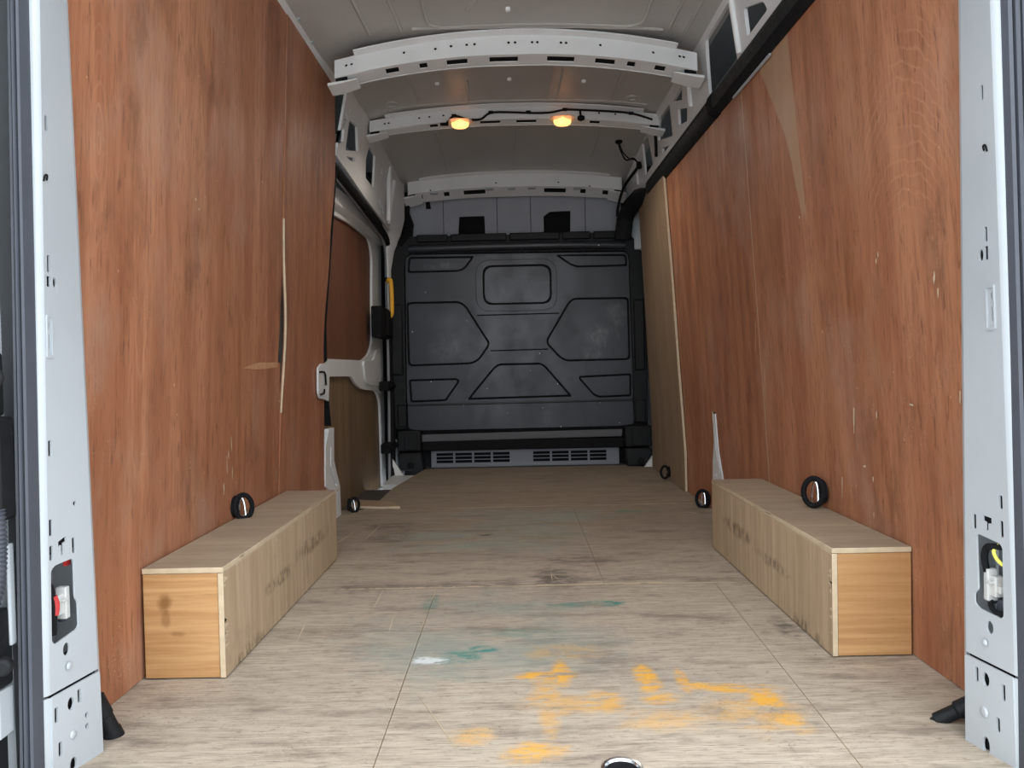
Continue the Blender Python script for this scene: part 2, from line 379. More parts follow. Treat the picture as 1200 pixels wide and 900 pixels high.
def rnd(poly, rad, k=4):
    o = []; n = len(poly)
    for i in range(n):
        p = Vector(poly[i]); a = Vector(poly[i-1])-p; b = Vector(poly[(i+1) % n])-p
        rr = rad[i] if isinstance(rad, (list, tuple)) else rad
        rr = min(rr, a.length*.48, b.length*.48)
        if rr <= 0: o.append(tuple(p)); continue
        p1 = p+a.normalized()*rr; p2 = p+b.normalized()*rr
        for j in range(k+1):
            q = j/k; o.append(tuple(p1*(1-q)**2+p*2*q*(1-q)+p2*q*q))
    return o
def shrink(poly, d):
    # offset a polygon inwards by d (positive area orientation taken care of)
    n = len(poly); ar = sum(poly[i-1][0]*poly[i][1]-poly[i][0]*poly[i-1][1] for i in range(n)); sg = 1 if ar > 0 else -1
    o = []
    for i in range(n):
        p = Vector(poly[i]); e1 = (p-Vector(poly[i-1])).normalized(); e2 = (Vector(poly[(i+1) % n])-p).normalized()
        n1 = Vector((-e1.y, e1.x))*sg; n2 = Vector((-e2.y, e2.x))*sg; m = n1+n2
        k = m.dot(n1); o.append(tuple(p+m*(d/max(k, .35))))
    return o
def rc(u0, v0, u1, v1): return [(u0, v0), (u1, v0), (u1, v1), (u0, v1)]
def el(cu, cv, ru, rv, n=14): return [(cu+ru*math.cos(2*PI*i/n), cv+rv*math.sin(2*PI*i/n)) for i in range(n)]

def mesh(name, mb, mats, off=(0, 0, 0), smooth=True):
    me = bpy.data.meshes.new(name)
    me.from_pydata([(p[0]-off[0], p[1]-off[1], p[2]-off[2]) for p in mb.v], [], mb.f)
    for m in (mats if isinstance(mats, (list, tuple)) else [mats]): me.materials.append(M_[m])
    me.polygons.foreach_set('material_index', mb.m)
    b = bmesh.new(); b.from_mesh(me); bmesh.ops.recalc_face_normals(b, faces=b.faces); b.to_mesh(me); b.free()
    if smooth:
        me.polygons.foreach_set('use_smooth', [True]*len(me.polygons)); me.set_sharp_from_angle(angle=R(34))
    return me
def wloc(p):
    l = Vector((0, 0, 0))
    while p: l += p.location; p = p.parent
    return l
def part(name, mb, mats, parent, bevel=0, label=None, kind=None, segs=2):
    o = bpy.data.objects.new(name, mesh(name, mb, mats, wloc(parent))); C.objects.link(o); o.parent = parent
    if bevel:
        m = o.modifiers.new('bevel', 'BEVEL'); m.width = bevel; m.segments = segs; m.limit_method = 'ANGLE'; m.angle_limit = R(40)
    if label: o['label'] = label
    if kind: o['kind'] = kind
    return o
def root(name, label, cat, loc, group=None):
    o = bpy.data.objects.new(name, None); C.objects.link(o); o.location = loc; o.empty_display_size = .05
    o['label'] = label; o['category'] = cat
    if group: o['group'] = group
    return o
def single(name, mb, mats, label, cat, loc, group=None, bevel=0):
    o = bpy.data.objects.new(name, mesh(name, mb, mats, loc)); C.objects.link(o); o.location = loc
    if bevel:
        m = o.modifiers.new('bevel', 'BEVEL'); m.width = bevel; m.segments = 2; m.limit_method = 'ANGLE'; m.angle_limit = R(40)
    o['label'] = label; o['category'] = cat
    if group: o['group'] = group
    return o
def struct(name, mb, mats, bevel=0):
    o = bpy.data.objects.new(name, mesh(name, mb, mats)); C.objects.link(o); o['kind'] = 'structure'
    if bevel:
        m = o.modifiers.new('bevel', 'BEVEL'); m.width = bevel; m.segments = 2; m.limit_method = 'ANGLE'; m.angle_limit = R(40)
    return o

# ------------------------------------------------------------------ big shell
XC = .02
def roof_z(x, y):
    if y < 2.9: zc = 1.945
    elif y < 3.75: zc = 1.945+.017*(y-2.9)/.85
    else: zc = 1.962-.050*(y-3.75)/1.1
    d = x-XC; return zc-.10*d*d-.08*max(0, abs(d)-.55)
def wl_x(z): return -(.821-.0455*max(0, z-.22))           # ply face, left wall
def wr_x(z): return .8725-.060*max(0, z-.22)              # ply face, right wall
def ur_x(z): return .79-.245*(z-1.62)        # upper steel, right
def ul_x(z): return -(.775-.20*(z-1.50))     # upper steel, left

struct('ground', MB().box((-30, -30, -.80), (30, 30, -.70)), 'ground')

# steel underfloor with the plywood sheets laid on it
fl = MB()
fl.plate([(-.84, 1.13), (.90, 1.13), (.90, 5.02), (-.60, 5.02), (-.64, 4.54), (-.69, 4.16), (-.69, 3.66), (-.74, 3.56), (-.84, 3.50)], [el(.161, 1.213, .032, .032, 20)], lambda a, b, w: (a, b, -.014-w), .05)
floor = struct('floor', fl, 'mat')
ring_hole = el(.161, 1.213, .034, .034, 24)
def sheet(poly, holes=()):
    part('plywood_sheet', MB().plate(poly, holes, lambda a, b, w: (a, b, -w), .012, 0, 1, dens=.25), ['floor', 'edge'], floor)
g = .0018
sheet(rc(-.835, 1.13, -.25-g*.5, 2.245-g))
sheet([(-.25+g*.5, 1.13), (.545-g*.5, 1.13), (.585-g*.5, 2.245-g), (-.25+g*.5, 2.245-g)], [ring_hole])
sheet([(.545+g*.5, 1.13), (.885, 1.13), (.885, 2.245-g), (.585+g*.5, 2.245-g)])
sheet(rc(-.835, 2.245+g, .255-g*.4, 3.53-g))
sheet(rc(.255+g*.4, 2.245+g, .885, 3.53-g))
sheet([(-.745, 3.53+g), (.885, 3.53+g), (.885, 4.93), (-.61, 4.93), (-.65, 4.54), (-.695, 4.16), (-.70, 3.62)])
sp_mb = MB()
for i in range(46):
    x = -.57+1.13*random.random(); w = .01+.05*random.random()**2; h = .003+.007*random.random()
    if .05 < x < .42: h += .003
    sp_mb.add([(x, 2.243-h*.4, .0012), (x+w, 2.244-h*.6, .0012), (x+w*.8, 2.246+h*.6, .0014), (x+w*.1, 2.246+h*.5, .0012)], [(0, 1, 2, 3)])
sp_mb.add([(.05, 2.236, .0016), (.26, 2.240, .0016), (.43, 2.252, .0016), (.43, 2.257, .0016), (.25, 2.253, .0016), (.05, 2.250, .0016)], [(0, 1, 2, 3, 4, 5)])
for (x0, y0, x1, y1, w) in ((.50, 3.535, .72, 3.52, .008), (.12, 3.54, .20, 3.545, .006), (.74, 3.31, .80, 3.27, .008), (-.34, 2.0, -.33, 1.85, .003), (-.57, 2.0, -.545, 1.8, .003), (-.41, 2.28, -.405, 2.02, .003), (-.25, 2.05, -.252, 1.80, .0022), (.125, 2.28, .10, 2.37, .003), (.10, 2.28, .10, 2.40, .003), (.51, 2.45, .55, 2.38, .003), (-.60, 2.85, -.585, 3.2, .003), (-.72, 2.7, -.66, 3.1, .004), (-.25, 2.24, -.25, 2.10, .003), (-.23, 1.55, -.10, 1.25, .002)):
    d = Vector((x1-x0, y1-y0, 0)).normalized(); n_ = Vector((-d.y, d.x, 0))*w*.5
    a = Vector((x0, y0, .0012)); b = Vector((x1, y1, .0012)); mid = (a+b)/2
    sp_mb.add([a, mid-n_, b, mid+n_], [(0, 1, 2, 3)])
part('splintered_edges', sp_mb, 'edge', floor, kind='stuff')

# ceiling skin with pressed swages
nx, ny = 28, 40
secs = [[(-.745+1.515*i/nx, 1.10+3.95*j/ny, roof_z(-.745+1.515*i/nx, 1.10+3.95*j/ny)) for i in range(nx+1)] for j in range(ny+1)]
cm = MB().loft(secs, False, False)
cm.loft([[(p[0], p[1], p[2]+.05) for p in q] for q in secs], False, False)
ceiling = struct('ceiling', cm, 'roof')
def ridge(pts, w=.006, h=.004):
    P = []
    for i in range(len(pts)-1):
        a, b = pts[i], pts[i+1]; k = max(1, int(math.dist(a, b)/.06)); P += [(a[0]+(b[0]-a[0])*j/k, a[1]+(b[1]-a[1])*j/k) for j in range(k)]
    P.append(pts[-1])
    return [Vector((x, y, roof_z(x, y)-.001)) for x, y in P], w, h
def add_ridge(pts, w=.005):
    P, w, h = ridge(pts); m = MB().tube(P, w, 6); return m
def swage(y0, y1, x0, x1, rr=.09):
    pts = rnd([(x0, y0), (x0, y1), (x1, y1), (x1, y0)], [0, rr, rr, 0], 7)
    part('roof_swage', add_ridge(pts, .0075), 'roof', ceiling)
swage(1.2, 2.845, -.30, .50)
for pts in ([(-.36, 2.83), (-.1, 2.862), (.1, 2.868), (.35, 2.862), (.58, 2.845)], [(-.15, 2.72), (-.03, 2.50)], [(.36, 2.62), (.26, 2.45)],
            [(-.40, 2.84), (-.43, 2.2)], [(-.52, 2.84), (-.54, 2.2)], [(.60, 2.83), (.61, 2.2)], [(.66, 2.83), (.67, 2.4)],
            [(-.62, 3.66), (-.3, 3.68), (.02, 3.69), (.35, 3.68), (.66, 3.655)], [(-.45, 3.06), (-.435, 3.66)], [(.50, 3.06), (.485, 3.66)],
            [(-.19, 3.40), (-.195, 3.68)], [(.19, 3.2), (.185, 3.68)], [(.235, 3.2), (.23, 3.68)],
            [(.02, 3.84), (.02, 4.72)], [(.49, 3.84), (.48, 4.72)], [(-.40, 3.84), (-.40, 4.72)]):
    part('roof_swage', add_ridge(pts, .0055), 'roof', ceiling)
for (x, y) in ((0, 2.72), (-.325, 3.40), (0, 3.40), (.335, 3.42)):
    part('roof_stud', MB().lathe([(.010, .0), (.010, -.008), (.007, -.011)], (x, y, roof_z(x, y)), (0, 0, 1), 12), 'bright', ceiling)
for (x, y) in ((-.56, 3.60), (.58, 3.60)):
    part('roof_boss', MB().lathe([(.036, .0), (.034, -.006), (.020, -.008), (.018, -.002)], (x, y, roof_z(x, y)), (0, 0, 1), 18), 'roof', ceiling)

# outer skins and the dark cab ahead, so that daylight enters only by the open rear
wallL = bpy.data.objects.new('wall_left', None); C.objects.link(wallL); wallL['kind'] = 'structure'
struct('trim_3', MB().box((-.99, 1.30, -.12), (-.97, 5.05, 2.0)).box((-.99, 1.30, 1.98), (-.68, 5.05, 2.02)), 'skin')
wallR = bpy.data.objects.new('wall_right', None); C.objects.link(wallR); wallR['kind'] = 'structure'
struct('trim_4', MB().box((.99, 1.30, -.12), (1.01, 5.05, 2.0)).box((.70, 1.30, 1.98), (1.01, 5.05, 2.02)), 'skin')
wallF = struct('wall_front', MB().box((-1.0, 5.75, -.3), (1.02, 5.8, 2.1)).box((-1.0, 5.04, -.3), (-.97, 5.78, 2.1)).box((.99, 5.04, -.3), (1.02, 5.78, 2.1)).box((-1., 5.04, 2.0), (1.02, 5.78, 2.1)).box((-1., 5.04, -.3), (1.02, 5.78, -.26)), 'dark')

# ------------------------------------------------------------------ plywood lining, left
def bowL(y, z):     # the second sheet bows off the first around the tear
    return .014*math.exp(-((z-.80)/.22)**2)*math.exp(-((y-2.56)/.07)**2)
jy = 2.555
A_out = [(1.31, .002), (jy, .002), (jy, .675), (jy-.11, .672), (jy-.112, .676), (jy-.012, .684), (jy-.006, .70), (jy, .93), (jy, 1.9), (1.31, 1.9)]
A_out = [(1.31, .002), (jy, .002), (jy-.001, .690), (jy-.028, .692), (jy-.016, .80), (jy, .955), (jy, 1.895), (1.31, 1.895)]
fmL = lambda a, b, w: (wl_x(b)-w, a, b)
part('plywood_panel', MB().plate(A_out, [], fmL, .009, 0, 1, dens=.15, grid=.15), ['redL', 'edge'], wallL)
def yend(z):
    K = [(0, 3.215), (.4, 3.15), (.79, 3.115), (1.2, 3.19), (1.49, 3.255), (1.875, 3.225)]
    for i in range(len(K)-1):
        if z <= K[i+1][0]:
            q = (z-K[i][0])/(K[i+1][0]-K[i][0]); q = q*q*(3-2*q); return K[i][1]*(1-q)+K[i+1][1]*q
    return K[-1][1]
zs = [i*1.875/30 for i in range(31)]
B_out = [(jy+.003, .002)]+[(yend(z), max(z, .002)) for z in zs]+[(jy+.003, 1.875)]
fmB = lambda a, b, w: (wl_x(b)+.003+bowL(a, b)-w, a, b)
part('plywood_panel', MB().plate(B_out, [], fmB, .009, 0, 0, dens=.06, grid=.06), ['redL', 'edge'], wallL)
se = [(jy+.0030-.0045*math.sin(PI*i/24)**.7, .52+.66*i/24) for i in range(25)]
part('split_edge', MB().plate(se+[(jy+.0045, b) for a, b in reversed(se)], [], lambda a, b, w: (wl_x(b)+.0045+bowL(2.56, b)-w, a, b), .006), 'edge', wallL)
tv = MB()
tv.plate([(2.20, .673), (2.33, .690), (2.52, .692), (2.522, .676), (2.40, .670), (2.30, .668)], [], lambda a, b, w: (wl_x(b)+.0015-w, a, b), .004)
part('torn_veneer', tv, 'torn', wallL)
sc = MB()
for (y, z, w, h) in ((2.12, .46, .006, .05), (2.10, .43, .005, .03), (2.13, .38, .004, .06), (2.09, .405, .004, .07), (2.07, .34, .006, .05), (1.86, 1.09, .008, .010), (1.88, 1.07, .006, .008), (2.34, 1.25, .007, .006), (2.545, .56, .012, .006), (2.53, .30, .004, .06), (2.67, 1.29, .006, .006), (2.64, .95, .006, .006)):
    x = wl_x(z)+.0011+(.003+bowL(y, z) if y > jy else 0)
    sc.add([(x, y+w*.8*math.cos(2*PI*k/9)*random.uniform(.35, 1), z+h*.5*math.sin(2*PI*k/9)*random.uniform(.45, 1)) for k in range(9)], [tuple(range(9))])
part('chipped_spots', sc, 'edge', wallL, kind='stuff')

# ------------------------------------------------------------------ plywood lining, right
fmR = lambda a, b, w: (wr_x(b)+w, a, b)
cut = [(3.195, .002), (3.17, .165), (3.225, .275), (3.235, .445), (3.30, .445), (3.30, .30), (3.35, .22), (3.35, .002)]
P1 = [(1.29, .002), (2.589, .002), (2.589, 1.603), (1.29, 1.585)]
P2 = [(2.591, .002)]+cut+[(3.86, .002), (3.86, 1.635), (2.591, 1.603)]
part('plywood_panel', MB().plate(P1, [], fmR, .009, 0, 1, dens=.15, grid=.15), ['redR', 'edge'], wallR)
part('plywood_panel', MB().plate(P2, [], fmR, .009, 0, 1, dens=.15, grid=.15), ['redR', 'edge'], wallR)
fmF = lambda a, b, w: (wr_x(b)-.016+w, a, b)
part('plywood_panel', MB().plate([(3.835, .002), (3.85, .6), (3.84, 1.1), (3.855, 1.645), (4.60, 1.69), (4.66, 1.0), (4.76, .002)], [], fmF, .012, 0, 1, dens=.15, grid=.15), ['farply', 'edge'], wallR)
sc = MB()
for (y, z, w, h) in ((2.62, .78, .004, .30), (2.56, .62, .003, .22), (1.90, .52, .008, .09), (1.905, .49, .005, .06), (1.72, .90, .005, .02), (1.73, .885, .005, .015), (1.50, .82, .006, .035), (1.49, .79, .004, .03), (1.44, .585, .004, .05), (1.86, .395, .014, .008), (1.82, .37, .005, .02), (1.83, .28, .004, .02), (2.19, .24, .005, .10), (2.16, 1.07, .007, .011), (1.78, .53, .004, .03), (1.62, .56, .02, .006), (2.0, .33, .004, .10)):
    x = wr_x(z)-.0011
    sc.add([(x, y+w*.8*math.cos(2*PI*k/9)*random.uniform(.35, 1), z+h*.5*math.sin(2*PI*k/9)*random.uniform(.45, 1)) for k in range(9)], [tuple(range(9))])
part('chipped_spots', sc, 'edge', wallR, kind='stuff')

# ------------------------------------------------------------------ upper steel sides
def plateU(name, outer, holes, fx, sgn, parent, mat='paint_in', dens=.12):
    return part(name, MB().plate(outer, holes, lambda a, b, w: (fx(b)+sgn*w, a, b), .012, dens=dens), mat, parent)
holesR = [rnd([(2.516, 1.855), (2.578, 1.67), (2.93, 1.67), (2.925, 1.712), (2.825, 1.859)], .015, 3), rnd([(2.418, 1.786), (2.269, 1.735), (2.255, 1.703), (2.448, 1.705)], .012, 3),
          [(3.423, 1.842), (3.227, 1.846), (3.282, 1.80)], rnd([(3.717, 1.863), (3.485, 1.852), (3.563, 1.731), (3.84, 1.79)], .01, 2),
          rnd([(3.377, 1.792), (3.24, 1.752), (3.289, 1.71), (3.428, 1.736)], .008, 2), [(3.80, 1.742), (3.646, 1.712), (3.823, 1.716)],
          rnd([(4.182, 1.884), (4.015, 1.87), (4.063, 1.734), (4.306, 1.731)], .01, 2), rc(3.02, 1.80, 3.035, 1.825), rc(3.13, 1.852, 3.14, 1.87), rc(3.46, 1.87, 3.47, 1.888)]
plateU('upper_side_panel', [(1.2, 1.60), (4.95, 1.66), (4.95, 1.915), (3.8, 1.918), (2.9, 1.91), (1.2, 1.905)], holesR, ur_x, 1, wallR)
rb = MB()
for (y0, z0, y1, z1) in ((3.12, 1.83, 3.175, 1.737), (4.40, 1.90, 4.52, 1.74), (2.475, 1.88, 2.53, 1.69)):
    rb.tube([(ur_x(z0)-.003, y0, z0), (ur_x(z1)-.003, y1, z1)], .012, 8)
part('pressed_rib', rb, 'paint_in', wallR)
holesL = [[(3.30, 1.79), (3.36, 1.775), (3.31, 1.722)], rnd([(3.27, 1.705), (3.33, 1.724), (3.345, 1.671), (3.27, 1.64)], .006, 2),
          rnd([(3.385, 1.781), (3.536, 1.80), (3.629, 1.711), (3.403, 1.651)], .008, 2), [(3.434, 1.633), (3.588, 1.667), (3.599, 1.654), (3.504, 1.633)],
          rnd([(3.805, 1.723), (3.83, 1.794), (3.995, 1.792), (4.084, 1.643), (3.866, 1.643)], .01, 2), rc(3.36, 1.80, 3.375, 1.825), rc(4.20, 1.75, 4.215, 1.775)]
plateU('upper_side_panel', [(3.27, 1.592), (3.95, 1.556), (4.6, 1.535), (4.98, 1.515), (4.98, 1.905), (3.8, 1.905), (3.27, 1.895)], holesL, ul_x, -1, wallL)
# roof rail seen above the left sheets, and the boxed corner post ahead of the side door
part('roof_rail', MB().loft([[(-.752, y, 1.862), (-.735, y, 1.868), (-.700, y, 1.893), (-.700, y, 1.91), (-.76, y, 1.91)] for y in (1.2, 2.3, 3.30)]), 'paint_in', wallL)
for y in (1.9, 2.45, 2.62, 2.80):
    part('rail_clip', MB().obox((-.717, y, 1.880), (.012, 0, .008), (0, .012, 0), (-.003, 0, .004)), 'white', wallL)
part('corner_post', MB().loft([[(-.81, ya, z), (xa, ya, z), (xb, 4.84, z), (xb, 4.86, z), (-.81, 4.86, z)] for ya, xa, xb, z in ((4.82, -.806, -.795, 1.02), (4.82, -.803, -.788, 1.30), (4.80, -.795, -.765, 1.42), (4.74, -.778, -.722, 1.52), (4.66, -.745, -.694, 1.62), (4.62, -.722, -.690, 1.87))]), 'paint_in', wallL, .008)
rb = MB().tube([(-.755+.03, 4.42, 1.53), (-.712, 4.40, 1.84)], .014, 8).tube([(-.75, 4.56, 1.54), (-.71, 4.56, 1.80)], .012, 8)
part('pressed_rib', rb, 'paint_in', wallL)
for (y, z) in ((4.30, 1.60), (4.40, 1.585)):
    part('slot', MB().obox((ul_x(z)+.006, y, z), (.004, 0, 0), (0, .012, 0), (0, 0, .022)), 'white', wallL)

# ------------------------------------------------------------------ roof crossmembers
def beam(y0, ztop, drop, h, xl, xr, dep, label, slots, dots, fall=.010):
    b = root('roof_beam', label, 'roof beam', (XC, y0, ztop-h))
    def zt(x): d = x-XC; return ztop-drop*d*d
    def hh(x): return h*(1-.12*min(1, abs(x-XC)/.65))
    def yb(x): return y0-.015*((x-XC)/.7)**2
    N = 36; us = [xl+(xr-xl)*i/N for i in range(N+1)]
    out = [(x, 0) for x in us]+[(x, 1) for x in reversed(us)]
    ds = [el(x, v, .0055, .0055/h*1.0, 10) for x, v in dots]
    part('web', MB().plate(out, ds, lambda a, v, w: (a, yb(a)+w-.006*(1-v), zt(a)-hh(a)*(1-v)), .0025, dens=None), 'paint_in', b)
    sl = [rc(x-w/2, .22, x+w/2, .70) for x, w in slots]
    part('lower_flange', MB().plate([(x, 0) for x in us]+[(x, 1) for x in reversed(us)], sl, lambda a, v, w: (a, yb(a)-.006+dep*v, zt(a)-hh(a)-fall*v+w), .003), 'paint_in', b)
    back = MB().loft([[(x, yb(x)+.006, zt(x)-hh(x)+.006), (x, yb(x)+dep-.006, zt(x)-hh(x)-fall+.008), (x, yb(x)+dep-.006, zt(x)-.002), (x, yb(x)+.006, zt(x)-.002)] for x in us])
    part('slot_shade_core', back, 'matt', b)  # added black core just behind the slots, standing in for shade inside the beam
    part('upper_flange', MB().loft([[(x, yb(x)-.028, zt(x)+.004), (x, yb(x)+.002, zt(x)-.004), (x, yb(x)+.002, zt(x)+.004), (x, yb(x)-.028, zt(x)+.010)] for x in us[2:-2]]), 'paint_in', b)
    part('rear_flange', MB().loft([[(x, yb(x)+dep-.004, zt(x)-hh(x)-fall-.002), (x, yb(x)+dep+.002, zt(x)-hh(x)-fall-.002), (x, yb(x)+dep+.002, zt(x)), (x, yb(x)+dep-.004, zt(x))] for x in us]), 'paint_in', b)
    for s_ in (-1, 1):
        xe = xl if s_ < 0 else xr
        z = zt(xe)-hh(xe)
        m = MB().loft([[(xe-s_*.085, y0-.007, z+.001), (xe-s_*.085, y0+dep*.8, z-fall-.002), (xe-s_*.085, y0+dep*.8, z-fall+.004), (xe-s_*.085, y0-.007, z+.005)],
                       [(xe-s_*.02, y0-.010, z-.016), (xe-s_*.02, y0+dep, z-fall-.016), (xe-s_*.02, y0+dep, z-fall-.008), (xe-s_*.02, y0-.010, z-.006)],
                       [(xe+s_*.03, y0-.012, z-.026), (xe+s_*.03, y0+dep, z-fall-.024), (xe+s_*.03, y0+dep, z-fall-.014), (xe+s_*.03, y0-.012, z-.014)]])
        part('end_bracket', m, 'paint_in', b, .003)
        part('bracket_slot', MB().obox((xe-s_*.025, y0-.010, z-.001), (.022, 0, s_*-.003), (0, .004, 0), (0, 0, .006)), 'matt', b)
    return b, zt, hh, yb
sl1 = [(-.45, .05), (-.33, .03), (-.20, .08), (-.02, .11), (.20, .105), (.37, .075), (.47, .03), (.58, .04)]
d1 = [(-.62, .55), (-.60, .55), (-.40, .6), (-.28, .55), (-.16, .6), (-.13, .6), (.0, .6), (.025, .6), (.09, .6), (.11, .6), (.20, .6), (.22, .6), (.35, .6), (.55, .55), (.65, .6), (.665, .6), (-.22, .6)]
beam(2.90, 1.930, .19, .078, -.665, .715, .075, 'wide white pressed-steel roof beam nearest the rear doors, full of slots', sl1, d1)
sl2 = [(-.38, .04), (-.10, .10), (.08, .10), (.42, .05)]
d2 = [(-.62, .5), (-.60, .5), (-.45, .6), (-.40, .6), (-.33, .6), (.44, .6), (.52, .6), (.66, .55)]
_, zt2, hh2, yb2 = beam(3.75, 1.948, .115, .062, -.695, .735, .06, 'white roof beam in the middle carrying the two lit lamps and a black cable', sl2, d2)
sl3 = [(-.60, .05), (-.42, .035), (-.24, .14), (.28, .14), (.46, .035), (.61, .05)]
_, zt3, hh3, yb3 = beam(4.85, 1.905, .105, .090, -.665, .705, .085, 'smooth white roof beam farthest forward, above the grey cab headliner', sl3, [(-.52, .1), (-.1, .3), (.3, .3), (.5, .1)], fall=.040)
for x in (-.50, -.14, .0, .13, .42):
    o = bpy.data.objects['roof_beam.002']
    part('white_clip', MB().obox((x, 4.85, zt3(x)-hh3(x)-.010), (.024, 0, 0), (0, .02, 0), (0, 0, .006)), 'white', o, .002)

# ------------------------------------------------------------------ lamps on the middle beam
def lamp(x, label):
    z = zt2(x)-hh2(x)-.012; y = 3.735
    o = root('interior_lamp', label, 'lamp', (x, y, z), 'lit lamps on the roof beam')
    part('housing', MB().loft([[(x+math.copysign(1, math.cos(q))*abs(math.cos(q))**.6*.062*k, y+math.sin(q)*.030*k, z+h) for q in [2*PI*i/20 for i in range(20)]] for k, h in ((1, .014), (1.0, .004), (.9, -.002))]), 'lamphouse', o)
    part('lens', MB().loft([[(x+math.cos(q)*.043*k, y-.004+math.sin(q)*.026*k, z+h) for q in [2*PI*i/20 for i in range(20)]] for k, h in ((1, .012), (1.02, -.004), (.95, -.018), (.70, -.026), (.3, -.029))]), 'lens', o)
    L = bpy.data.lights.new('bulb', 'SPOT'); L.energy = LAMP_W; L.color = (1, .90, .78); L.shadow_soft_size = .035; L.spot_size = R(165); L.spot_blend = .6
    lo = bpy.data.objects.new('bulb', L); C.objects.link(lo); lo.parent = o; lo.location = (0, -.004, -.035)
lamp(-.247, 'amber glowing roof lamp, the left one of the pair on the middle beam')
lamp(.257, 'amber glowing roof lamp, the right one of the pair beside the cable drop')

# black loom along the middle beam
cb = MB(); yv = 3.728
cp = [(-.335, 1.862), (-.315, 1.866), (-.276, 1.901), (-.21, 1.884), (-.146, 1.882), (-.095, 1.913), (.01, 1.913), (.12, 1.907), (.20, 1.908), (.27, 1.920), (.345, 1.917), (.45, 1.910), (.596, 1.895), (.70, 1.862)]
cb.tube([(x, yv, z) for x, z in cp], .0055, 8, smooth=4)
lm = root('wiring_loom', 'thin black cable clipped along the middle roof beam past both lamps', 'cable', (0, yv, 1.86))
part('cable', cb, 'matt', lm)
part('drop_lead', MB().tube([(.345, yv, 1.917), (.348, yv, 1.885)], .005, 8).lathe([(.006, .0), (.018, -.006), (.018, -.02), (.006, -.026)], (.349, yv, 1.890), (0, 0, 1), 12), 'matt', lm)
for x, z in ((-.325, 1.862), (-.276, 1.903), (-.095, 1.915), (.09, 1.912), (.27, 1.921), (.596, 1.895)):
    part('clip', MB().obox((x, yv, z), (.012 if x > -.3 else .02, 0, 0), (0, .006, 0), (0, 0, .007)), 'matt', lm, .002)
lm2 = root('wiring_loom', 'black cable running down the front right corner with a looped lead', 'cable', (.68, 4.55, 1.6))
rz = roof_z(.60, 4.3)
part('cable', MB().tube([(.735, 4.34, 1.80), (.725, 4.42, 1.79), (.70, 4.60, 1.765), (.685, 4.70, 1.73), (.672, 4.78, 1.66), (.668, 4.80, 1.60)], .009, 8, smooth=4), 'matt', lm2)
part('looped_lead', MB().tube([(.60, 4.20, rz-.004), (.605, 4.20, rz-.04), (.64, 4.22, rz-.10), (.69, 4.26, 1.82), (.735, 4.34, 1.80)], .0045, 6, smooth=5).tube([(.60, 4.20, rz-.004), (.62, 4.20, rz-.06), (.66, 4.23, rz-.09), (.70, 4.28, 1.815), (.737, 4.34, 1.80)], .0035, 6, smooth=5), 'matt', lm2)
part('grommet', MB().lathe([(.020, .0), (.020, -.010), (.010, -.016)], (.60, 4.20, rz), (0, 0, 1), 14), 'matt', lm2)
part('plug', MB().obox((.735, 4.34, 1.80), (.014, 0, 0), (0, .02, 0), (0, 0, .018)), 'matt', lm2, .003)
lm3 = MB().tube([(ur_x(1.85)-.012, 3.80, 1.855), (ur_x(1.80)-.012, 3.83, 1.80), (ur_x(1.74)-.012, 3.90, 1.73)], .008, 8, smooth=4)
single('cable', lm3, 'matt', 'short black cable dropping from the middle beam behind the right rail', 'cable', (.75, 3.83, 1.73))

# ------------------------------------------------------------------ black cover rail along the right wall
rail = root('cover_rail', 'long black plastic rail along the top of the right plywood wall', 'rail', (.78, 3.0, 1.60))
def railsec(y, zb, zt_, xin, fat=0):
    xb = wr_x(zb)
    return [(xb+.02, y, zb-.004), (xb-.006, y, zb-.006), (xb-.020-fat, y, zb+.012), (xb-.028-fat, y, zb+.048), (xb-.024-fat, y, zb+.062), (xb-.026-fat*.6, y, zt_-.020), (xb-.018, y, zt_-.004), (xb+.0, y, zt_), (xb+.03, y, zt_)]
nr = [railsec(y, 1.585+.010*(y-1.3), 1.668+.012*(y-1.3), 0, .010) for y in (1.30, 1.7, 2.1, 2.5, 2.86)]
part('rear_cover', MB().loft(nr), 'black', rail)
fr = [railsec(y, 1.580+.012*(y-1.3), 1.668+.012*(y-1.3), 0, 0) for y in (2.855, 3.2, 3.6, 4.0, 4.3)]
part('front_cover', MB().loft(fr), 'black', rail)
def rs(c, d, s_=.052, t_=.030):
    c = Vector(c); d = Vector(d).normalized(); n_ = Vector((0, -1, 0)); n_ = (n_-d*n_.dot(d)).normalized(); w = d.cross(n_)
    return [c+w*s_*a+n_*t_*b for a, b in ((-1, -1), (1, -1), (1, .6), (.6, 1), (-.6, 1), (-1, .6))]
ep = [((.775, 4.28, 1.655), (0, 1, 0)), ((.765, 4.50, 1.655), (-.15, 1, -.05)), ((.735, 4.68, 1.635), (-.4, .8, -.35)), ((.712, 4.78, 1.575), (-.25, .4, -1)), ((.705, 4.83, 1.46), (0, .1, -1))]
part('end_elbow', MB().loft([rs(c, d) for c, d in ep]), 'black', rail)
part('joint_sleeve', MB().loft([railsec(y, 1.598, 1.690, 0, .014) for y in (2.84, 2.90)]), 'matt', rail)
part('worn_edge_strip', MB().loft([[(wr_x(zz)-.004, y, zz), (wr_x(zz)-.010, y, zz+.002), (wr_x(zz)-.010, y, zz+.007), (wr_x(zz)-.004, y, zz+.007)] for y, zz in ((2.28, 1.578), (2.36, 1.579), (2.60, 1.582), (2.66, 1.583))]), 'white', rail)

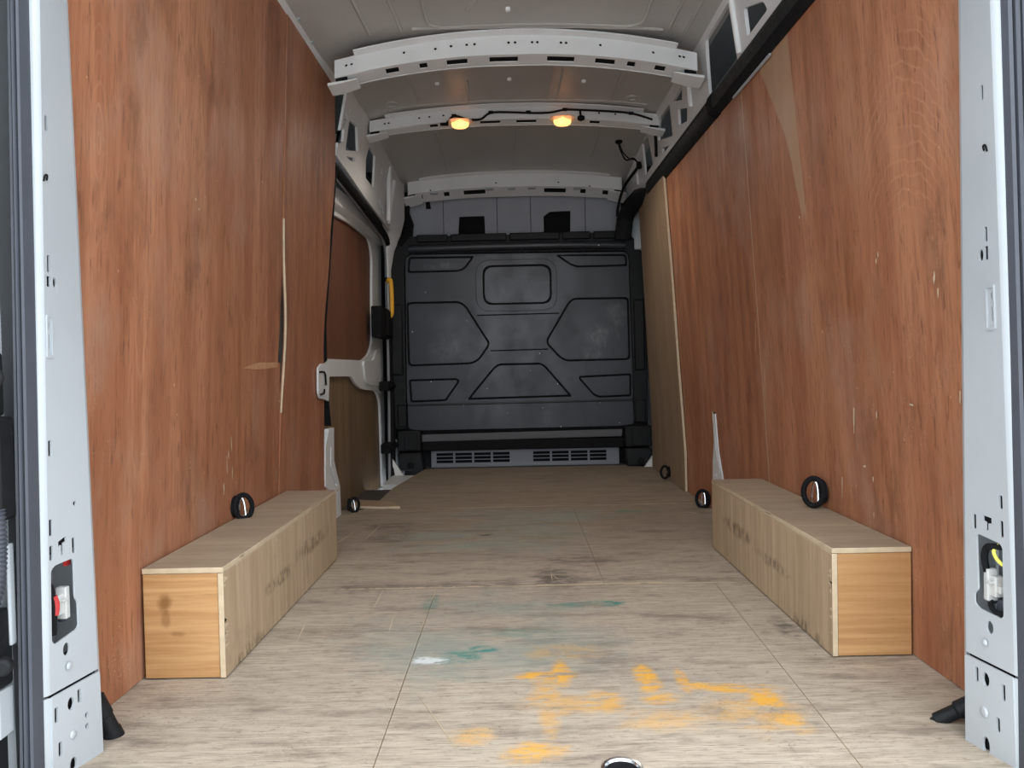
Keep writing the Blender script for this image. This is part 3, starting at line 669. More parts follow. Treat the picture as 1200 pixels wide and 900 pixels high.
# ------------------------------------------------------------------ rear door posts
def pillar(side):
    Lf = side < 0
    yA, yB = (1.20, 1.30) if Lf else (1.19, 1.285)
    def xA(z): return (-.741-.0203*(1.257-z)) if Lf else (.790-.0304*z)
    def xB(z): return (-.757+.0137*(1.257-z)) if Lf else (.766-.002*z)
    def X(y, z): q = (y-yA)/(yB-yA); return xA(z)*(1-q)+xB(z)*q
    o = bpy.data.objects.new('trim_1' if Lf else 'trim_2', None); C.objects.link(o); o['kind'] = 'structure'
    fm = lambda a, b, w: (X(a, b)+side*w, a, b)
    sl = lambda y, z0, z1, w=.003: rnd(rc(y-w*1.25, z0, y+w*1.25, z1), .002, 2)
    if Lf:
        H = [sl(1.213, 1.055, 1.079), sl(1.2125, .828, .856), rc(1.207, .805, 1.2165, .822), el(1.228, .813, .005, .009), el(1.207, .743, .0045, .0065), sl(1.207, .704, .728), sl(1.2075, .531, .557),
             sl(1.2065, .402, .429), sl(1.2065, .362, .386), sl(1.2565, .362, .388), [(1.222, .389), (1.240, .395), (1.240, .386), (1.234, .384), (1.233, .366), (1.228, .364), (1.228, .382), (1.222, .380)],
             rnd([(1.205, .345), (1.214, .352), (1.252, .354), (1.256, .348), (1.256, .286), (1.262, .278), (1.262, .236), (1.256, .232), (1.211, .223), (1.205, .23)], .004, 2), el(1.234, .207, .007, .011), el(1.262, .445, .004, .004)]
        HL = [el(1.237, .114, .007, .011), sl(1.2545, .108, .131), sl(1.208, .096, .121), el(1.268, .080, .0035, .005), el(1.268, .061, .0035, .005), sl(1.2145, .037, .061), el(1.239, .010, .007, .013)]
        rec = (1.203, .690, 1.219, .760)
    else:
        H = [sl(1.2215, 1.073, 1.097), sl(1.2215, .846, .870), el(1.235, .826, .006, .010), rc(1.217, .817, 1.226, .839), el(1.209, .758, .0045, .0065), sl(1.2085, .717, .741), sl(1.2055, .415, .437), sl(1.2055, .369, .396),
             sl(1.2635, .371, .396), [(1.245, .398), (1.226, .396), (1.226, .387), (1.233, .386), (1.233, .374), (1.239, .374), (1.239, .387), (1.245, .389)],
             rnd([(1.260, .360), (1.256, .364), (1.210, .358), (1.205, .352), (1.207, .240), (1.212, .235), (1.256, .238), (1.266, .244), (1.266, .262), (1.258, .270)], .004, 2), el(1.235, .213, .007, .011)]
        HL = [sl(1.2605, .112, .137), sl(1.2085, .102, .129), sl(1.2205, .045, .069), el(1.242, .123, .007, .012), el(1.244, .011, .007, .015)]
        rec = (1.203, .703, 1.225, .775)
    jz = .143 if Lf else .150
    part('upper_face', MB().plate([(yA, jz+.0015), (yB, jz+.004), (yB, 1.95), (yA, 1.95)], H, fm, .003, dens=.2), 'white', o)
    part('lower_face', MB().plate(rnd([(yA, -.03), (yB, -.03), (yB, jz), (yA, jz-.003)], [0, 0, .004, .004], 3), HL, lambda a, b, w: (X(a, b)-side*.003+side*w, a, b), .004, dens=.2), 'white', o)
    fl_ = MB()
    for z0, z1 in ((-.03, jz-.003), (jz+.0015, 1.95)):
        secs = []
        for i in range(7):
            z = z0+(z1-z0)*i/6; a = xA(z)
            secs.append([(a, yA, z), (a+side*.002, yA-.005, z), (a+side*.006, yA-.009, z), (a+side*.012, yA-.010, z), (a+side*.034, yA-.008, z), (a+side*.034, yA, z)])
        fl_.loft(secs, True, True)
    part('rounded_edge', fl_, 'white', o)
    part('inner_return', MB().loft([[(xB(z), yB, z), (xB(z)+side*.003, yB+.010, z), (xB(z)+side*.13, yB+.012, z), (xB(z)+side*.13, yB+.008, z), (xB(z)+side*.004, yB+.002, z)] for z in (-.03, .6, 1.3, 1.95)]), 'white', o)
    part('post_cavity', MB().loft([[(xA(.6)+side*.075, yA-.002, z), (xA(.6)+side*.075, yB+.01, z), (xA(.6)+side*.085, yB+.01, z), (xA(.6)+side*.085, yA-.002, z)] for z in (-.03, 1.95)]), 'grey', o)
    part('hole_shade_sheet', MB().plate(rc(yA, -.03, yB, 1.95), [rc(yA+.004, .20, yB-.015, .37)], lambda a, b, w: (X(a, b)+side*(.006+w), a, b), .002, dens=.3), 'matt', o)  # added black sheet close behind the holes, painting the shade in them
    # raised recess frame, hooks and dimples
    fr_ = MB().plate(rnd(rc(*rec), .004, 3), [rnd(rc(rec[0]+.003, rec[1]+.004, rec[2]-.003, rec[3]-.004), .003, 2)], lambda a, b, w: (X(a, b)-side*.0022+side*w, a, b), .003)
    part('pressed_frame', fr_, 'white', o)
    yh, zh = (1.2055, .978) if Lf else (1.214, .994)
    part('hook_tab', MB().tube([(X(yh, zh)-side*.001, yh-.004, zh-.006), (X(yh, zh)-side*.003, yh-.002, zh+.004), (X(yh, zh)-side*.003, yh+.003, zh+.004), (X(yh, zh)-side*.001, yh+.004, zh-.003)], .0016, 6, smooth=3), 'matt', o)
    for (yy_, zz_, rr_) in (((1.236, .178, .007), (1.240, .060, .008)) if Lf else ((1.243, .185, .006), (1.247, .066, .010))):
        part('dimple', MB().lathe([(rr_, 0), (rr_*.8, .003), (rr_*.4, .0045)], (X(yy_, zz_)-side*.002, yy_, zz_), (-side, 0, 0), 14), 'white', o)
    # ribbed rubber seal on the flange
    def xo(z): return (-.774-.0198*(1.243-z)) if Lf else (.795-.0*z)
    def xi(z): return (-.752-.0148*(1.252-z)) if Lf else (.7905-.0235*z)
    sm = MB()
    prof = [(0, .012), (.02, .004), (.12, -.010), (.26, -.012), (.34, -.004), (.38, .0), (.44, -.010), (.56, -.014), (.68, -.006), (.72, .0), (.78, -.008), (.90, -.010), (1.0, .0), (1.0, .016)]
    if Lf:
        w_ = lambda z: xo(z)-xi(z)
    else:
        w_ = lambda z: .036
    sm.loft([[(xi(z)+w_(z)*q, 1.178+d, z) for q, d in prof] for z in [-.06+i*.2 for i in range(11)]])
    part('rubber_seal', sm, 'rubber', o)
    return X
XL = pillar(-1); XR = pillar(1)

# wiring seen through the lamp apertures of the posts
def conn(side):
    Lf = side < 0
    xb = -.754 if Lf else .772
    dy = .016
    def X_(d): return xb+side*d
    def bx(d0, y0, z0, d1, y1, z1): return MB().box((min(X_(d0), X_(d1)), y0+dy, z0), (max(X_(d0), X_(d1)), y1+dy, z1))
    def tb(pts, rad): return MB().tube([(X_(d), y+dy, z) for d, y, z in pts], rad, 8, smooth=5)
    o = root('tail_lamp_connector', 'pale plug in front of grey plate inside the left door post opening, one red wire' if Lf else 'pale plug with black, yellow striped wires inside the right door post opening', 'connector', (xb+side*.03, 1.235, .24))
    part('back_plate', bx(.046, 1.180, .20, .050, 1.262, .38), 'grey', o)
    pl = bx(.012, 1.218, .262, .030, 1.240, .296)
    part('plug', pl, 'conn', o, .002)
    part('plug_latch', bx(.008, 1.232, .252, .026, 1.244, .306), 'conn', o, .002)
    part('plug_key', bx(.014, 1.209, .270, .028, 1.220, .282), 'conn', o, .002)
    part('plug_rib', bx(.006, 1.222, .284, .014, 1.238, .288), 'conn', o, .001)
    if Lf:
        part('black_wire', tb([(.016, 1.198, .320), (.014, 1.203, .30), (.014, 1.206, .27), (.018, 1.208, .235)], .0065), 'matt', o)
        part('red_wire', tb([(.010, 1.204, .300), (.008, 1.207, .285), (.010, 1.207, .268)], .0045), 'red', o)
        part('red_tag', bx(.010, 1.240, .340, .016, 1.252, .352), 'red', o)
    else:
        part('black_wire', tb([(.012, 1.240, .300), (.008, 1.240, .325), (.006, 1.230, .343), (.006, 1.216, .348), (.016, 1.195, .352)], .0055), 'matt', o)
        part('black_wire', tb([(.020, 1.240, .262), (.012, 1.230, .246), (.010, 1.212, .240), (.014, 1.196, .242)], .0042), 'matt', o)
        part('yellow_wire', tb([(.010, 1.194, .322), (.006, 1.204, .330), (.006, 1.212, .342), (.010, 1.204, .354)], .003), 'yelwire', o)
        part('red_patch', bx(.040, 1.222, .338, .044, 1.246, .366), 'red', o)
        part('red_patch', bx(.026, 1.204, .28, .030, 1.213, .300), 'red', o)
    part('dark_grommet', MB().lathe([(.015, 0), (.015, .008), (.010, .012)], (X_(.030), 1.216+dy, .244), (-side, 0, 0), 16), 'rubber', o)
    part('dark_grommet', MB().lathe([(.012, 0), (.012, .008)], (X_(.028), 1.246+dy, .256), (-side, 0, 0), 14), 'rubber', o)
conn(-1); conn(1)

# black door stops at the foot of each post
ds = MB().lathe([(.012, -.055), (.0175, -.052), (.0175, -.02), (.0155, -.018), (.0155, .01), (.0175, .012), (.0175, .050), (.013, .054), (.009, .054)], (-.760, 1.352, .030), (-.28, -.2, .9), 16)
single('door_stop', ds, 'black', 'black rubber stop standing at the foot of the left door post', 'door stop', (-.76, 1.352, 0))
ds = MB().lathe([(.010, -.050), (.013, -.048), (.013, -.01), (.0165, -.006), (.0165, .055), (.012, .058)], (.792, 1.345, .026), (.75, -.30, .55), 16).lathe([(.008, -.058), (.008, -.05)], (.792, 1.345, .026), (.75, -.30, .55), 6)
single('door_stop', ds, 'black', 'black tilted rubber stop poking out beside the right door post', 'door stop', (.792, 1.345, 0))

# recessed cup in the floor at the threshold
o = root('floor_cup', 'round steel-rimmed recess in the floor at the rear threshold', 'floor cup', (.161, 1.213, -.02))
part('rim', MB().lathe([(.026, -.004), (.034, -.004), (.035, .001), (.033, .0028), (.029, .0022), (.026, -.004)], (.161, 1.213, 0), (0, 0, 1), 32), 'steel', o)
part('cup', MB().lathe([(.027, -.002), (.024, -.012), (.020, -.030), (.0, -.030)], (.161, 1.213, 0), (0, 0, 1), 24), 'matt', o)

# ------------------------------------------------------------------ wheel arch boxes
def arch(x0, x1, y0, y1, h, inner, label):
    # inner = -1: the side board is on the low-x side
    o = root('wheel_arch_box', label, 'box', ((x0+x1)/2, (y0+y1)/2, 0))
    tb = .012
    xs = x0 if inner < 0 else x1; d = 1 if inner < 0 else -1
    z0 = .0035
    t_ = MB()
    def board(name, a, b, mface, edge_axes):
        a = list(a); b = list(b); m = MB().box(a, b)
        m.m = []
        for q in m.f:
            p = [m.v[i] for i in q]; ax = [k for k in range(3) if max(v[k] for v in p)-min(v[k] for v in p) < 1e-6][0]
            m.m.append(1 if ax in edge_axes else 0)
        part(name, m, [mface, 'edge'], o, .0012)
    board('top_board', (min(xs, xs+d*(x1-x0)), y0, h-tb), (max(xs, xs+d*(x1-x0)), y1, h), 'boxtop', (0, 1))
    sa, sb = sorted((xs, xs+d*tb))
    board('side_board', (sa, y0, z0), (sb, y1, h-tb-.0008), 'boxside', (1, 2))
    ea, eb = sorted((xs+d*(tb+.0008), xs+d*(x1-x0)))
    board('end_board', (ea, y0+.003, z0), (eb, y0+.003+tb, h-tb-.0008), 'boxend_stained' if inner > 0 else 'boxend', (0, 2))
    board('far_end_board', (ea, y1-tb, z0), (eb, y1, h-tb-.0008), 'boxend', (0, 2))
    chips = MB()
    rnd_ = random.Random(int(abs(x0)*100))
    for i in range(9):
        z = z0+.02+(h-.05)*rnd_.random(); w = .003+.008*rnd_.random(); hh_ = .004+.014*rnd_.random()
        chips.add([(xs-d*.0009, y0+.0, z), (xs-d*.0009, y0+w*2.5, z+hh_*.3), (xs-d*.0009, y0, z+hh_)], [(0, 1, 2)])
    for i in range(26):
        y = y0+(y1-y0)*rnd_.random(); w = .01+.05*rnd_.random(); hh_ = .003+.005*rnd_.random()
        chips.add([(xs-d*.0009, y, h-.002), (xs-d*.0009, y+w, h-.002), (xs-d*.0009, y+w*.5, h-.002-hh_)], [(0, 1, 2)])
    part('chipped_edge', chips, 'edge', o, kind='stuff')
arch(-.812, -.637, 1.60, 2.612, .243, 1, 'long plywood wheel arch box against the left wall, stained pale end')
arch(.690, .866, 1.652, 2.664, .245, -1, 'long plywood wheel arch box against the right wall, clean golden end')
# dark gap strip where the boxes meet floor and wall
for nm, bx in (('wall_left', ((-.8145, 1.60, .001), (-.812, 2.61, .247))), ('wall_right', ((.862, 1.652, .245), (.8625, 2.66, .2475)))):
    pass

# ------------------------------------------------------------------ lashing rings
def lash(loc, ang, rr, label, lean=0, cup=True):
    o = root('lashing_ring', label, 'lashing ring', loc, 'lashing rings along the walls')
    c = Vector(loc); s_ = -1 if loc[0] > 0 else 1
    n_ = Vector((s_*math.cos(ang), -math.sin(ang), .15)).normalized(); x = Vector((0, 0, 1)).cross(n_).normalized(); y = n_.cross(x)
    if cup: part('mount_plate', MB().lathe([(rr*.9, -.012), (rr*.9, -.006), (rr*.55, -.003), (.0, -.003)], c-Vector((s_, 0, 0))*(.004), (s_, 0, 0), 18), 'matt', o)
    k = Vector((s_*.012, -.006, 0))
    part('ring', MB().tube([c+k+x*math.cos(q)*rr*.72+y*math.sin(q)*rr for q in [2*PI*i/22 for i in range(22)]], rr*.21, 8, True), 'matt', o)
    part('hinge_lug', MB().tube([c+k*.6+x*.4*rr*a+y*rr*b for a, b in ((-.6, -.75), (-.5, .1), (-.2, .65), (.2, .65), (.5, .1), (.6, -.75))], rr*.075, 6, smooth=4), 'steel', o)
lash((.842, 2.11, .291), R(55), .038, 'black lashing ring on the right wall just above the wheel arch box')
lash((.852, 3.42, .040), R(60), .038, 'black lashing ring on the floor by the white post foot, right side')
lash((.840, 4.22, .050), R(50), .034, 'small black lashing ring by the pale far panel, right wall')
lash((-.801, 2.15, .275), R(55), .034, 'black lashing ring on the left wall just above the wheel arch box')
lash((-.775, 3.48, .034), R(60), .032, 'black lashing ring low by the side door behind the left box')

# ------------------------------------------------------------------ white body posts showing by the lining
o = root('body_post', 'white steel post foot showing through the plywood cutout, right wall', 'body post', (.86, 3.28, 0))
part('post_face', MB().plate([(3.20, 0.003), (3.18, .165), (3.232, .27), (3.238, .44), (3.275, .435), (3.29, .31), (3.335, .215), (3.345, .003)], [[(3.245, .27), (3.25, .385), (3.262, .385), (3.268, .285), (3.215, .19), (3.210, .20)], el(3.27, .17, .006, .006)], lambda a, b, w: (wr_x(b)-.004+w, a, b), .02), 'paint_in', o)
part('post_back', MB().box((.885, 3.17, .0), (.89, 3.4, .46)), 'matt', o)
o = root('body_post', 'white steel post foot between the left plywood and the side door', 'body post', (-.80, 3.34, 0))
part('post_face', MB().plate([(3.215, .41), (3.16, .34), (3.165, .17), (3.275, .12), (3.29, -.02), (3.43, -.03), (3.42, .13), (3.315, .26), (3.30, .41)], [[(3.235, .22), (3.235, .33), (3.258, .33), (3.265, .24), (3.36, .15), (3.35, .14)], el(3.27, .15, .006, .006)], lambda a, b, w: (wl_x(b)+.008-w, a, b), .02), 'paint_in', o)
part('post_edge', MB().loft([[(wl_x(z)+.006, y, z), (wl_x(z)+.006, y+.012, z), (wl_x(z)-.06, y+.012, z), (wl_x(z)-.06, y, z)] for y, z in ((3.25, .42), (3.17, .60), (3.13, .85), (3.22, 1.3), (3.262, 1.52))]), 'matt', o)
o = root('striker_plate', 'small white latch striker screwed to the left plywood edge by the door', 'striker', (-.79, 3.1, .6))
part('plate', MB().plate(rnd([(2.99, .672), (3.04, .690), (3.10, .690), (3.17, .705), (3.165, .53), (3.12, .54), (3.03, .548), (3.0, .57)], .01, 3), [rc(3.08, .565, 3.115, .585)], lambda a, b, w: (wl_x(b)+.016-w, a, b), .008), 'paint_in', o, .002)
part('loop', MB().tube([(wl_x(.6)+.018, 3.00, .655), (wl_x(.6)+.022, 3.06, .655), (wl_x(.6)+.022, 3.085, .64), (wl_x(.6)+.022, 3.09, .60)], .004, 8, smooth=4).tube([(wl_x(.6)+.018, 3.02, .565), (wl_x(.6)+.022, 3.055, .568), (wl_x(.6)+.022, 3.065, .585)], .004, 8, smooth=4), 'matt', o)

# ------------------------------------------------------------------ sliding side door (closed)
dz = bpy.data.objects.new('door_1', None); C.objects.link(dz); dz['kind'] = 'structure'
up = rnd([(3.30, 1.42), (3.614, 1.418), (4.083, 1.452), (4.605, 1.458), (4.70, 1.37), (4.65, .836), (4.53, .755), (4.33, .715), (3.30, .716)], [0, .02, .05, .10, .08, .06, .06, .05, 0], 4)
lo_ = rnd([(3.30, .636), (4.027, .627), (4.13, .584), (4.286, .551), (4.731, .527), (4.86, .456), (4.875, -.10), (3.30, -.10)], [0, .03, .05, .05, .05, .06, 0, 0], 4)
fmd = lambda a, b, w: (-.880+.02*max(0, b-1.2)-w, a, b)
part('door_shell', MB().plate([(3.20, -.14), (5.0, -.14), (5.0, 1.56), (3.20, 1.56)], [up, lo_], fmd, .015, dens=.15), 'paint_in', dz)
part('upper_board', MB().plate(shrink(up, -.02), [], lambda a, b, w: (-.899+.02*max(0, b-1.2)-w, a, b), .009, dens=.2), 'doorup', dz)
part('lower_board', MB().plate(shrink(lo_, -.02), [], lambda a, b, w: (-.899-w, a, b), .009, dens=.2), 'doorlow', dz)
hd = MB().loft([[(-.86, y, z+.10), (-.835, y, z+.10), (-.845, y, z+.03), (-.868, y, z+.008), (-.882, y, z+.004)] for y, z in ((3.25, 1.425), (3.6, 1.435), (4.1, 1.462), (4.7, 1.470), (4.95, 1.46))])
part('header_rail', hd, 'paint_in', dz)
part('lock_housing', MB().plate(rnd([(4.30, .71), (4.62, .72), (4.70, .78), (4.85, .80), (4.86, .50), (4.62, .565), (4.42, .575), (4.36, .60)], .04, 4), [], lambda a, b, w: (-.868-w, a, b), .014, dens=.1), 'paint_in', dz, .006)
sp_pts = [(-.785, 3.18, 1.565), (-.785, 3.6, 1.546), (-.790, 4.1, 1.524), (-.795, 4.50, 1.507), (-.800, 4.75, 1.480), (-.806, 4.87, 1.40), (-.812, 4.90, 1.25), (-.812, 4.90, .9), (-.810, 4.88, .5), (-.808, 4.83, .1), (-.806, 4.80, -.08)]
part('door_seal', MB().tube(sp_pts, .023, 10, smooth=5), 'matt', dz)
part('seal_lip', MB().tube([(p[0]-.012, p[1]-.028, p[2]-.012) for p in sp_pts], .009, 8, smooth=5), 'grey', dz)
part('latch_block', MB().box((-.862, 4.52, .855), (-.80, 4.88, 1.045)).box((-.83, 4.70, .87), (-.785, 4.90, 1.03)), 'matt', dz, .008)
for z, n_ in ((.555, 'guide_block'), (.165, 'guide_block')):
    part(n_, MB().box((-.85, 4.66, z-.030), (-.790, 4.90, z+.030)).box((-.815, 4.70, z-.012), (-.775, 4.93, z+.012)), 'matt', dz, .008)
part('front_flange', MB().loft([[(-.822, 4.93, z), (-.790, 4.95, z), (-.755, 4.985, z), (-.755, 5.0, z), (-.84, 5.0, z)] for z in (-.05, .5, 1.45)]), 'vent', dz)
part('white_edge', MB().loft([[(-.796, 4.915, z), (-.788, 4.915, z), (-.788, 4.925, z), (-.796, 4.925, z)] for z in (.0, .8, 1.35)]), 'white', dz)
for z in (.87, .70, .57, .42, .30):
    part('flange_plug', MB().lathe([(.018, 0), (.018, .008), (.010, .014)], (-.775, 4.957, z), (.35, -1, 0), 12), 'matt', dz)
part('front_flange_right', MB().loft([[(.86, 4.93, z), (.84, 4.96, z), (.80, 5.0, z), (.90, 5.0, z)] for z in (-.01, .5, 1.45)]), 'vent', wallR)
for z in (1.22, 1.0, .83, .70, .57, .43):
    part('flange_plug', MB().lathe([(.018, 0), (.018, .008), (.010, .014)], (.845, 4.952, z), (-.4, -1, 0), 12), 'matt', wallR)
part('front_post_right', MB().loft([[(.74, 4.90, z), (.80, 4.86, z), (.86, 4.86, z), (.86, 5.0, z), (.74, 5.0, z)] for z in (1.40, 1.62, 1.86)]), 'white', wallR, .006)
part('floor_gusset', MB().add([(.875, 4.80, .002), (.815, 4.80, .002), (.875, 4.80, .085), (.875, 4.82, .002), (.815, 4.82, .002), (.875, 4.82, .085)], [(0, 1, 2), (3, 5, 4), (0, 3, 4, 1), (1, 4, 5, 2), (0, 2, 5, 3)]), 'paint_in', wallR)

# step well by the side door
o = root('side_step', 'dark rubber-covered step well inside the side door with white steel end', 'step', (-.76, 4.2, -.05))
part('step_mat', MB().box((-.93, 3.40, -.06), (-.60, 4.42, -.05)), 'mat', o, .004)
part('steel_corner', MB().plate([(-.80, 4.42), (-.67, 4.42), (-.655, 4.54), (-.625, 4.78), (-.80, 4.80)], [], lambda a, b, w: (a, b, -.020-w), .03), 'paint_in', o)
part('steel_gusset', MB().add([(-.80, 4.80, -.02), (-.735, 4.80, -.02), (-.80, 4.80, .085), (-.80, 4.82, -.02), (-.735, 4.82, -.02), (-.80, 4.82, .085)], [(0, 1, 2), (3, 5, 4), (0, 3, 4, 1), (1, 4, 5, 2), (0, 2, 5, 3)]), 'paint_in', o)
ofc = MB().plate([(-.80, 3.73), (-.62, 3.665), (-.560, 3.545), (-.66, 3.548), (-.80, 3.580)], [], lambda a, b, w: (a, b, .014-.004*(b < 3.6)-w), .012, 0, 1)
single('plywood_offcut', ofc, ['farply', 'edge'], 'thin loose plywood offcut lying on the floor by the side door', 'offcut', (-.68, 3.63, .002))

# yellow grab handle
o = root('grab_handle', 'yellow grab handle upright beside the bulkhead at the side door', 'handle', (-.80, 4.88, 1.0))
part('grip', MB().tube([(-.806, 4.82, 1.222), (-.796, 4.80, 1.232), (-.782, 4.795, 1.220), (-.778, 4.795, 1.12), (-.781, 4.795, 1.02), (-.794, 4.80, .996), (-.806, 4.82, 1.000)], .0135, 10, smooth=5), 'yellow', o)
for z in (.985, 1.222): part('mount', MB().box((-.822, 4.80, z), (-.804, 4.85, z+.026)), 'matt', o, .003)

# ------------------------------------------------------------------ bulkhead
BY = 4.90
bk = root('bulkhead', 'black moulded bulkhead wall at the front end of the load area', 'bulkhead', (.03, BY, 0))
fb = lambda y0: (lambda a, b, w: (a, y0+w, b))
UL = [(-.680, 1.389), (-.251, 1.386), (-.268, 1.358), (-.314, 1.302), (-.353, 1.285), (-.690, 1.284)]
UR = [(.276, 1.383), (.735, 1.378), (.744, 1.298), (.413, 1.296), (.369, 1.313), (.298, 1.363)]
HLp = [(-.702, 1.096), (-.357, 1.096), (-.313, 1.068), (-.163, .822), (-.169, .796), (-.232, .708), (-.283, .682), (-.701, .676)]
HRp = [(.748, 1.099), (.387, 1.101), (.354, 1.077), (.204, .833), (.209, .799), (.291, .709), (.335, .687), (.752, .688)]
CEN = [(-.238, 1.001), (.286, 1.004), (.205, .860), (.175, .815), (.205, .765), (-.155, .763), (-.125, .82), (-.155, .868)]
CEN = [(-.243, 1.000), (.291, 1.004), (.172, .815), (.215, .770), (-.160, .768), (-.128, .818)]
TZ = [(-.322, .450), (-.144, .660), (-.110, .684), (.168, .684), (.201, .660), (.370, .458)]
LL = [(-.698, .592), (-.385, .595), (-.362, .575), (-.456, .445), (-.690, .440)]
LR = [(.417, .592), (.756, .602), (.753, .452), (.545, .446), (.505, .462), (.411, .572)]
WIN = rc(-.202, 1.065, .248, 1.324)
pn = [(UL, .02), (UR, .02), (HLp, .03), (HRp, .03), (TZ, .02), (LL, .015), (LR, .015), (WIN, .065)]
RC = [rnd(p, r_, 5) for p, r_ in pn]
inner = rnd([(-.700, 1.402), (-.712, .428), (.764, .434), (.748, 1.392)], .02, 4)
RING = rnd(rc(-.246, 1.025, .280, 1.358), .10, 7)
part('moulded_face', MB().plate(inner, [c_ for c_ in RC], fb(BY), .014), 'bulk', bk)
part('backing', MB().box((-.80, BY+.014, .20), (.86, BY+.03, 1.46)), 'matt', bk)
for i, (p, r_) in enumerate(pn):
    part('window_blank' if i == 7 else 'inset_panel', MB().plate(rnd(shrink(p, .0135), max(.004, r_-.006), 5), [], fb(BY+.003), .012), 'bulk', bk, .0035)
ln = MB().tube([(a, BY-.0005, b) for a, b in RING], .0028, 6, True)
part('window_bead', ln, 'bulk', bk)
gr = MB()
for a, b in (((-.243, 1.0), (.291, 1.003)), ((-.16, .768), (.215, .771)), ((-.70, .585+.02), (-.30, .607))):
    if a[0] > -.5: gr.tube([(a[0], BY-.0005, a[1]), (b[0], BY-.0005, b[1])], .004, 6)
part('moulded_line', gr, 'matt', bk)
# frame round the face, left, right, corners, top
def frame_sec(p, q): return None
fo = [(-.785, .274), (-.797, .843), (-.803, .943), (-.814, 1.345), (-.765, 1.455), (-.700, 1.515), (.745, 1.515), (.800, 1.450), (.846, 1.340), (.850, .752), (.846, .290)]
fi_ = [(-.716, .274), (-.712, .843), (-.71, .943), (-.706, 1.33), (-.695, 1.385), (-.66, 1.405), (.715, 1.398), (.745, 1.375), (.752, 1.32), (.760, .752), (.766, .290)]
fm_ = MB().plate(rnd(fo+list(reversed(fi_)), .012, 3), [], fb(BY-.03), .05, dens=.1)
part('outer_frame', fm_, 'black', bk, .010, segs=3)
tb = MB()
for (xa, xb) in ((-.62, -.42), (-.40, -.04), (-.02, .30), (.32, .50), (.52, .66)):
    tb.box((xa, BY-.052, 1.475), (xb, BY-.03, 1.522))
part('top_ledge', tb, 'black', bk, .006)
part('top_roll', MB().tube([(-.67, BY-.045, 1.432), (-.3, BY-.050, 1.435), (.3, BY-.050, 1.436), (.72, BY-.045, 1.428)], .026, 12, smooth=5), 'bulk', bk)
part('side_boss', MB().box((-.80, BY-.045, .62), (-.725, BY-.02, 1.08)), 'black', bk, .012)
part('side_boss', MB().box((.772, BY-.045, .62), (.842, BY-.02, 1.08)), 'black', bk, .012)
part('skirt', MB().plate(rnd([(-.708, .424), (.760, .428), (.765, .275), (.70, .262), (-.66, .258), (-.705, .274)], .02, 4), [], fb(BY-.012), .03), 'bulk', bk, .006)
part('skirt_lip', MB().tube([(-.705, BY-.014, .424), (.76, BY-.014, .428)], .006, 8), 'bulk', bk)
part('skirt_end', MB().box((-.772, BY-.04, .285), (-.712, BY-.01, .43)), 'black', bk, .008)
part('skirt_end', MB().box((.770, BY-.04, .285), (.840, BY-.01, .43)), 'black', bk, .008)
for s_, (xa, xb) in ((-1, (-.775, -.622)), (1, (.700, .872))):
    ft = part('foot_cover', MB().loft([[(xa, BY-.05, z0_), (xb, BY-.05, z0_), (xb, BY+.05, z0_), (xa, BY+.05, z0_)] for z0_ in (.125, .262)]).loft([[(xa+.01, BY-.065, .003), (xb+(.02 if s_ < 0 else 0), BY-.065, .003), (xb+(.02 if s_ < 0 else 0), BY+.05, .003), (xa+.01, BY+.05, .003)], [(xa, BY-.052, .118), (xb, BY-.052, .118), (xb, BY+.05, .118), (xa, BY+.05, .118)]]), 'black', bk, .010)
    part('foot_inset', MB().box((xa+.045, BY-.054, .135), (xb-.025, BY-.046, .245)), 'black', ft, .004)
    part('foot_bolt', MB().lathe([(.022, 0), (.022, .010), (.012, .016)], ((xa+xb)/2+.01, BY-.075, .035), (0, -1, .3), 12), 'matt', ft)
part('crossbar', MB().loft([[(x, BY+.01, .180+.008*(x+.63)), (x, BY+.0, .228+.008*(x+.63)), (x, BY+.03, .228+.008*(x+.63)), (x, BY+.03, .180+.008*(x+.63))] for x in (-.622, -.2, .25, .69)]), 'crossbar', bk, .004)
part('lower_beam', MB().box((-.622, BY+.012, .118), (.70, BY+.04, .182)), 'matt', bk, .006)
part('shadow_board', MB().box((-.70, BY+.13, .0), (.80, BY+.14, .40)), 'matt', wallF)
vg = root('vent_grille', 'grey slotted vent strip under the bulkhead, two groups of four slots', 'vent', (.05, BY+.03, 0))
hs = []
for k in range(4):
    for x0 in (-.536+.125*k, .106+.125*k):
        for z in (.030, .054, .078): hs.append(rc(x0, z, x0+.111, z+.019))
part('grille_face', MB().plate([(-.57, .003), (.675, .003), (.675, .118), (-.57, .118)], hs, fb(BY+.068), .006), 'vent', vg)
part('lower_lip', MB().box((-.55, BY+.054, .002), (.66, BY+.067, .018)), 'vent', vg, .004)
part('dark_duct', MB().box((-.56, BY+.10, .004), (.67, BY+.11, .115)), 'matt', vg)

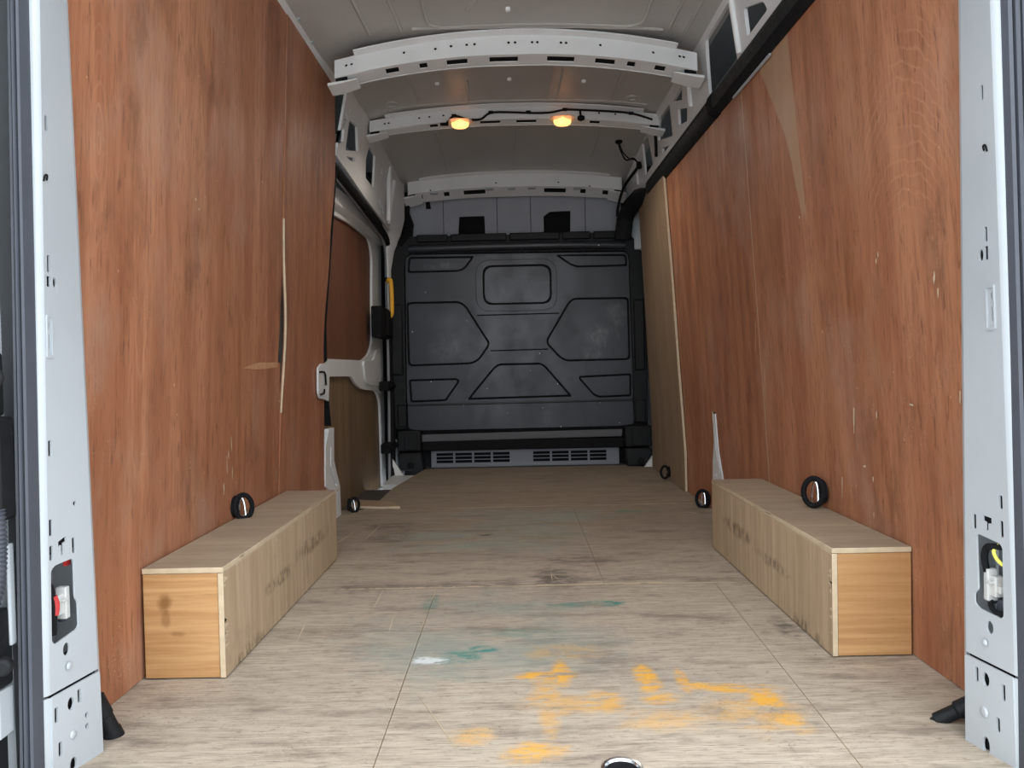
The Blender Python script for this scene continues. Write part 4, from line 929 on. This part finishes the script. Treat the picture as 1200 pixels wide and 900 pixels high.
# headliner of the cab above the bulkhead, with two openings
hl = root('cab_headliner', 'pale grey cab headliner with two black openings above the bulkhead', 'headliner', (.02, 4.98, 1.5))
xs = [-.70, -.455, -.10, .122, .483, .72]
o1 = [(-.364, 1.48), (-.350, 1.660), (-.184, 1.662), (-.178, 1.48)]; o2 = [(.207, 1.48), (.207, 1.650), (.249, 1.680), (.386, 1.683), (.380, 1.48)]
def hz(x): return zt3(x)-hh3(x)-.004+.03
for i in range(5):
    a, b = xs[i]+.002, xs[i+1]-.002
    n_ = 6; top = [(a+(b-a)*j/n_, hz(a+(b-a)*j/n_)) for j in range(n_, -1, -1)]
    out = [(a, 1.47)]
    if i == 1: out += o1
    if i == 3: out += o2
    out += [(b, 1.47)]+top
    out = [p for p in out]
    hl_h = [[(-.570, 1.715), (-.535, 1.715), (-.545, 1.772), (-.572, 1.772)]] if i == 0 else []
    part('headliner_panel', MB().plate(out, hl_h, lambda p, q, w: (p, 4.985+.10*max(0, q-1.5)**1.0*.3+w, q), .008), 'liner', hl)
part('dark_void', MB().box((-.72, 5.03, 1.40), (.74, 5.04, 1.95)), 'matt', hl)
# padded black harness either side of the headliner
single('foam_strip', MB().tube([(-.675, 4.93, 1.75), (-.690, 4.93, 1.68), (-.672, 4.92, 1.60), (-.685, 4.90, 1.53), (-.745, 4.88, 1.47)], [.014, .02, .03, .04, .035], 10), 'matt', 'lumpy black foam strip rising from the top left corner of the bulkhead', 'foam strip', (-.68, 4.92, 1.5))

# ------------------------------------------------------------------ left rear door swung open, seen as a sliver
d2_ = bpy.data.objects.new('door_2', None); C.objects.link(d2_); d2_['kind'] = 'structure'
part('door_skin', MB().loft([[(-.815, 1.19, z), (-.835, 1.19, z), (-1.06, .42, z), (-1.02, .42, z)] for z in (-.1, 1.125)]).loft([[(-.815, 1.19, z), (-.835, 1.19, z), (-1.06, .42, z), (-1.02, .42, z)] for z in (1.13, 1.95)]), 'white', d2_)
part('check_arm', MB().box((-.830, 1.12, .60), (-.795, 1.165, .70)).lathe([(.018, 0), (.018, .012)], (-.79, 1.13, .66), (.3, -1, 0), 16).box((-.83, 1.13, .44), (-.785, 1.17, .60)), 'black', d2_, .006)
part('hinge_cover', MB().box((-.83, 1.13, .18), (-.80, 1.17, .30)).box((-.832, 1.12, -.02), (-.812, 1.17, .16)).lathe([(.014, 0), (.014, .02)], (-.793, 1.14, .22), (.3, -1, 0), 14), 'black', d2_, .005)
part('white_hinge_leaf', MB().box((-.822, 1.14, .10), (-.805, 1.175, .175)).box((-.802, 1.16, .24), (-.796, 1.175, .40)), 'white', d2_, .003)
hp = [(-.795, 1.135, .46), (-.794, 1.135, .42), (-.795, 1.135, .38), (-.798, 1.13, .335), (-.806, 1.125, .30)]
Pp = catmull([Vector(p) for p in hp], 12)
single('corrugated_hose', MB().tube([tuple(p) for p in Pp], [.013 if i % 2 else .0105 for i in range(len(Pp))], 12), 'rubber', 'ribbed dark conduit hanging beside the open left rear door', 'hose', (-.797, 1.135, .38))
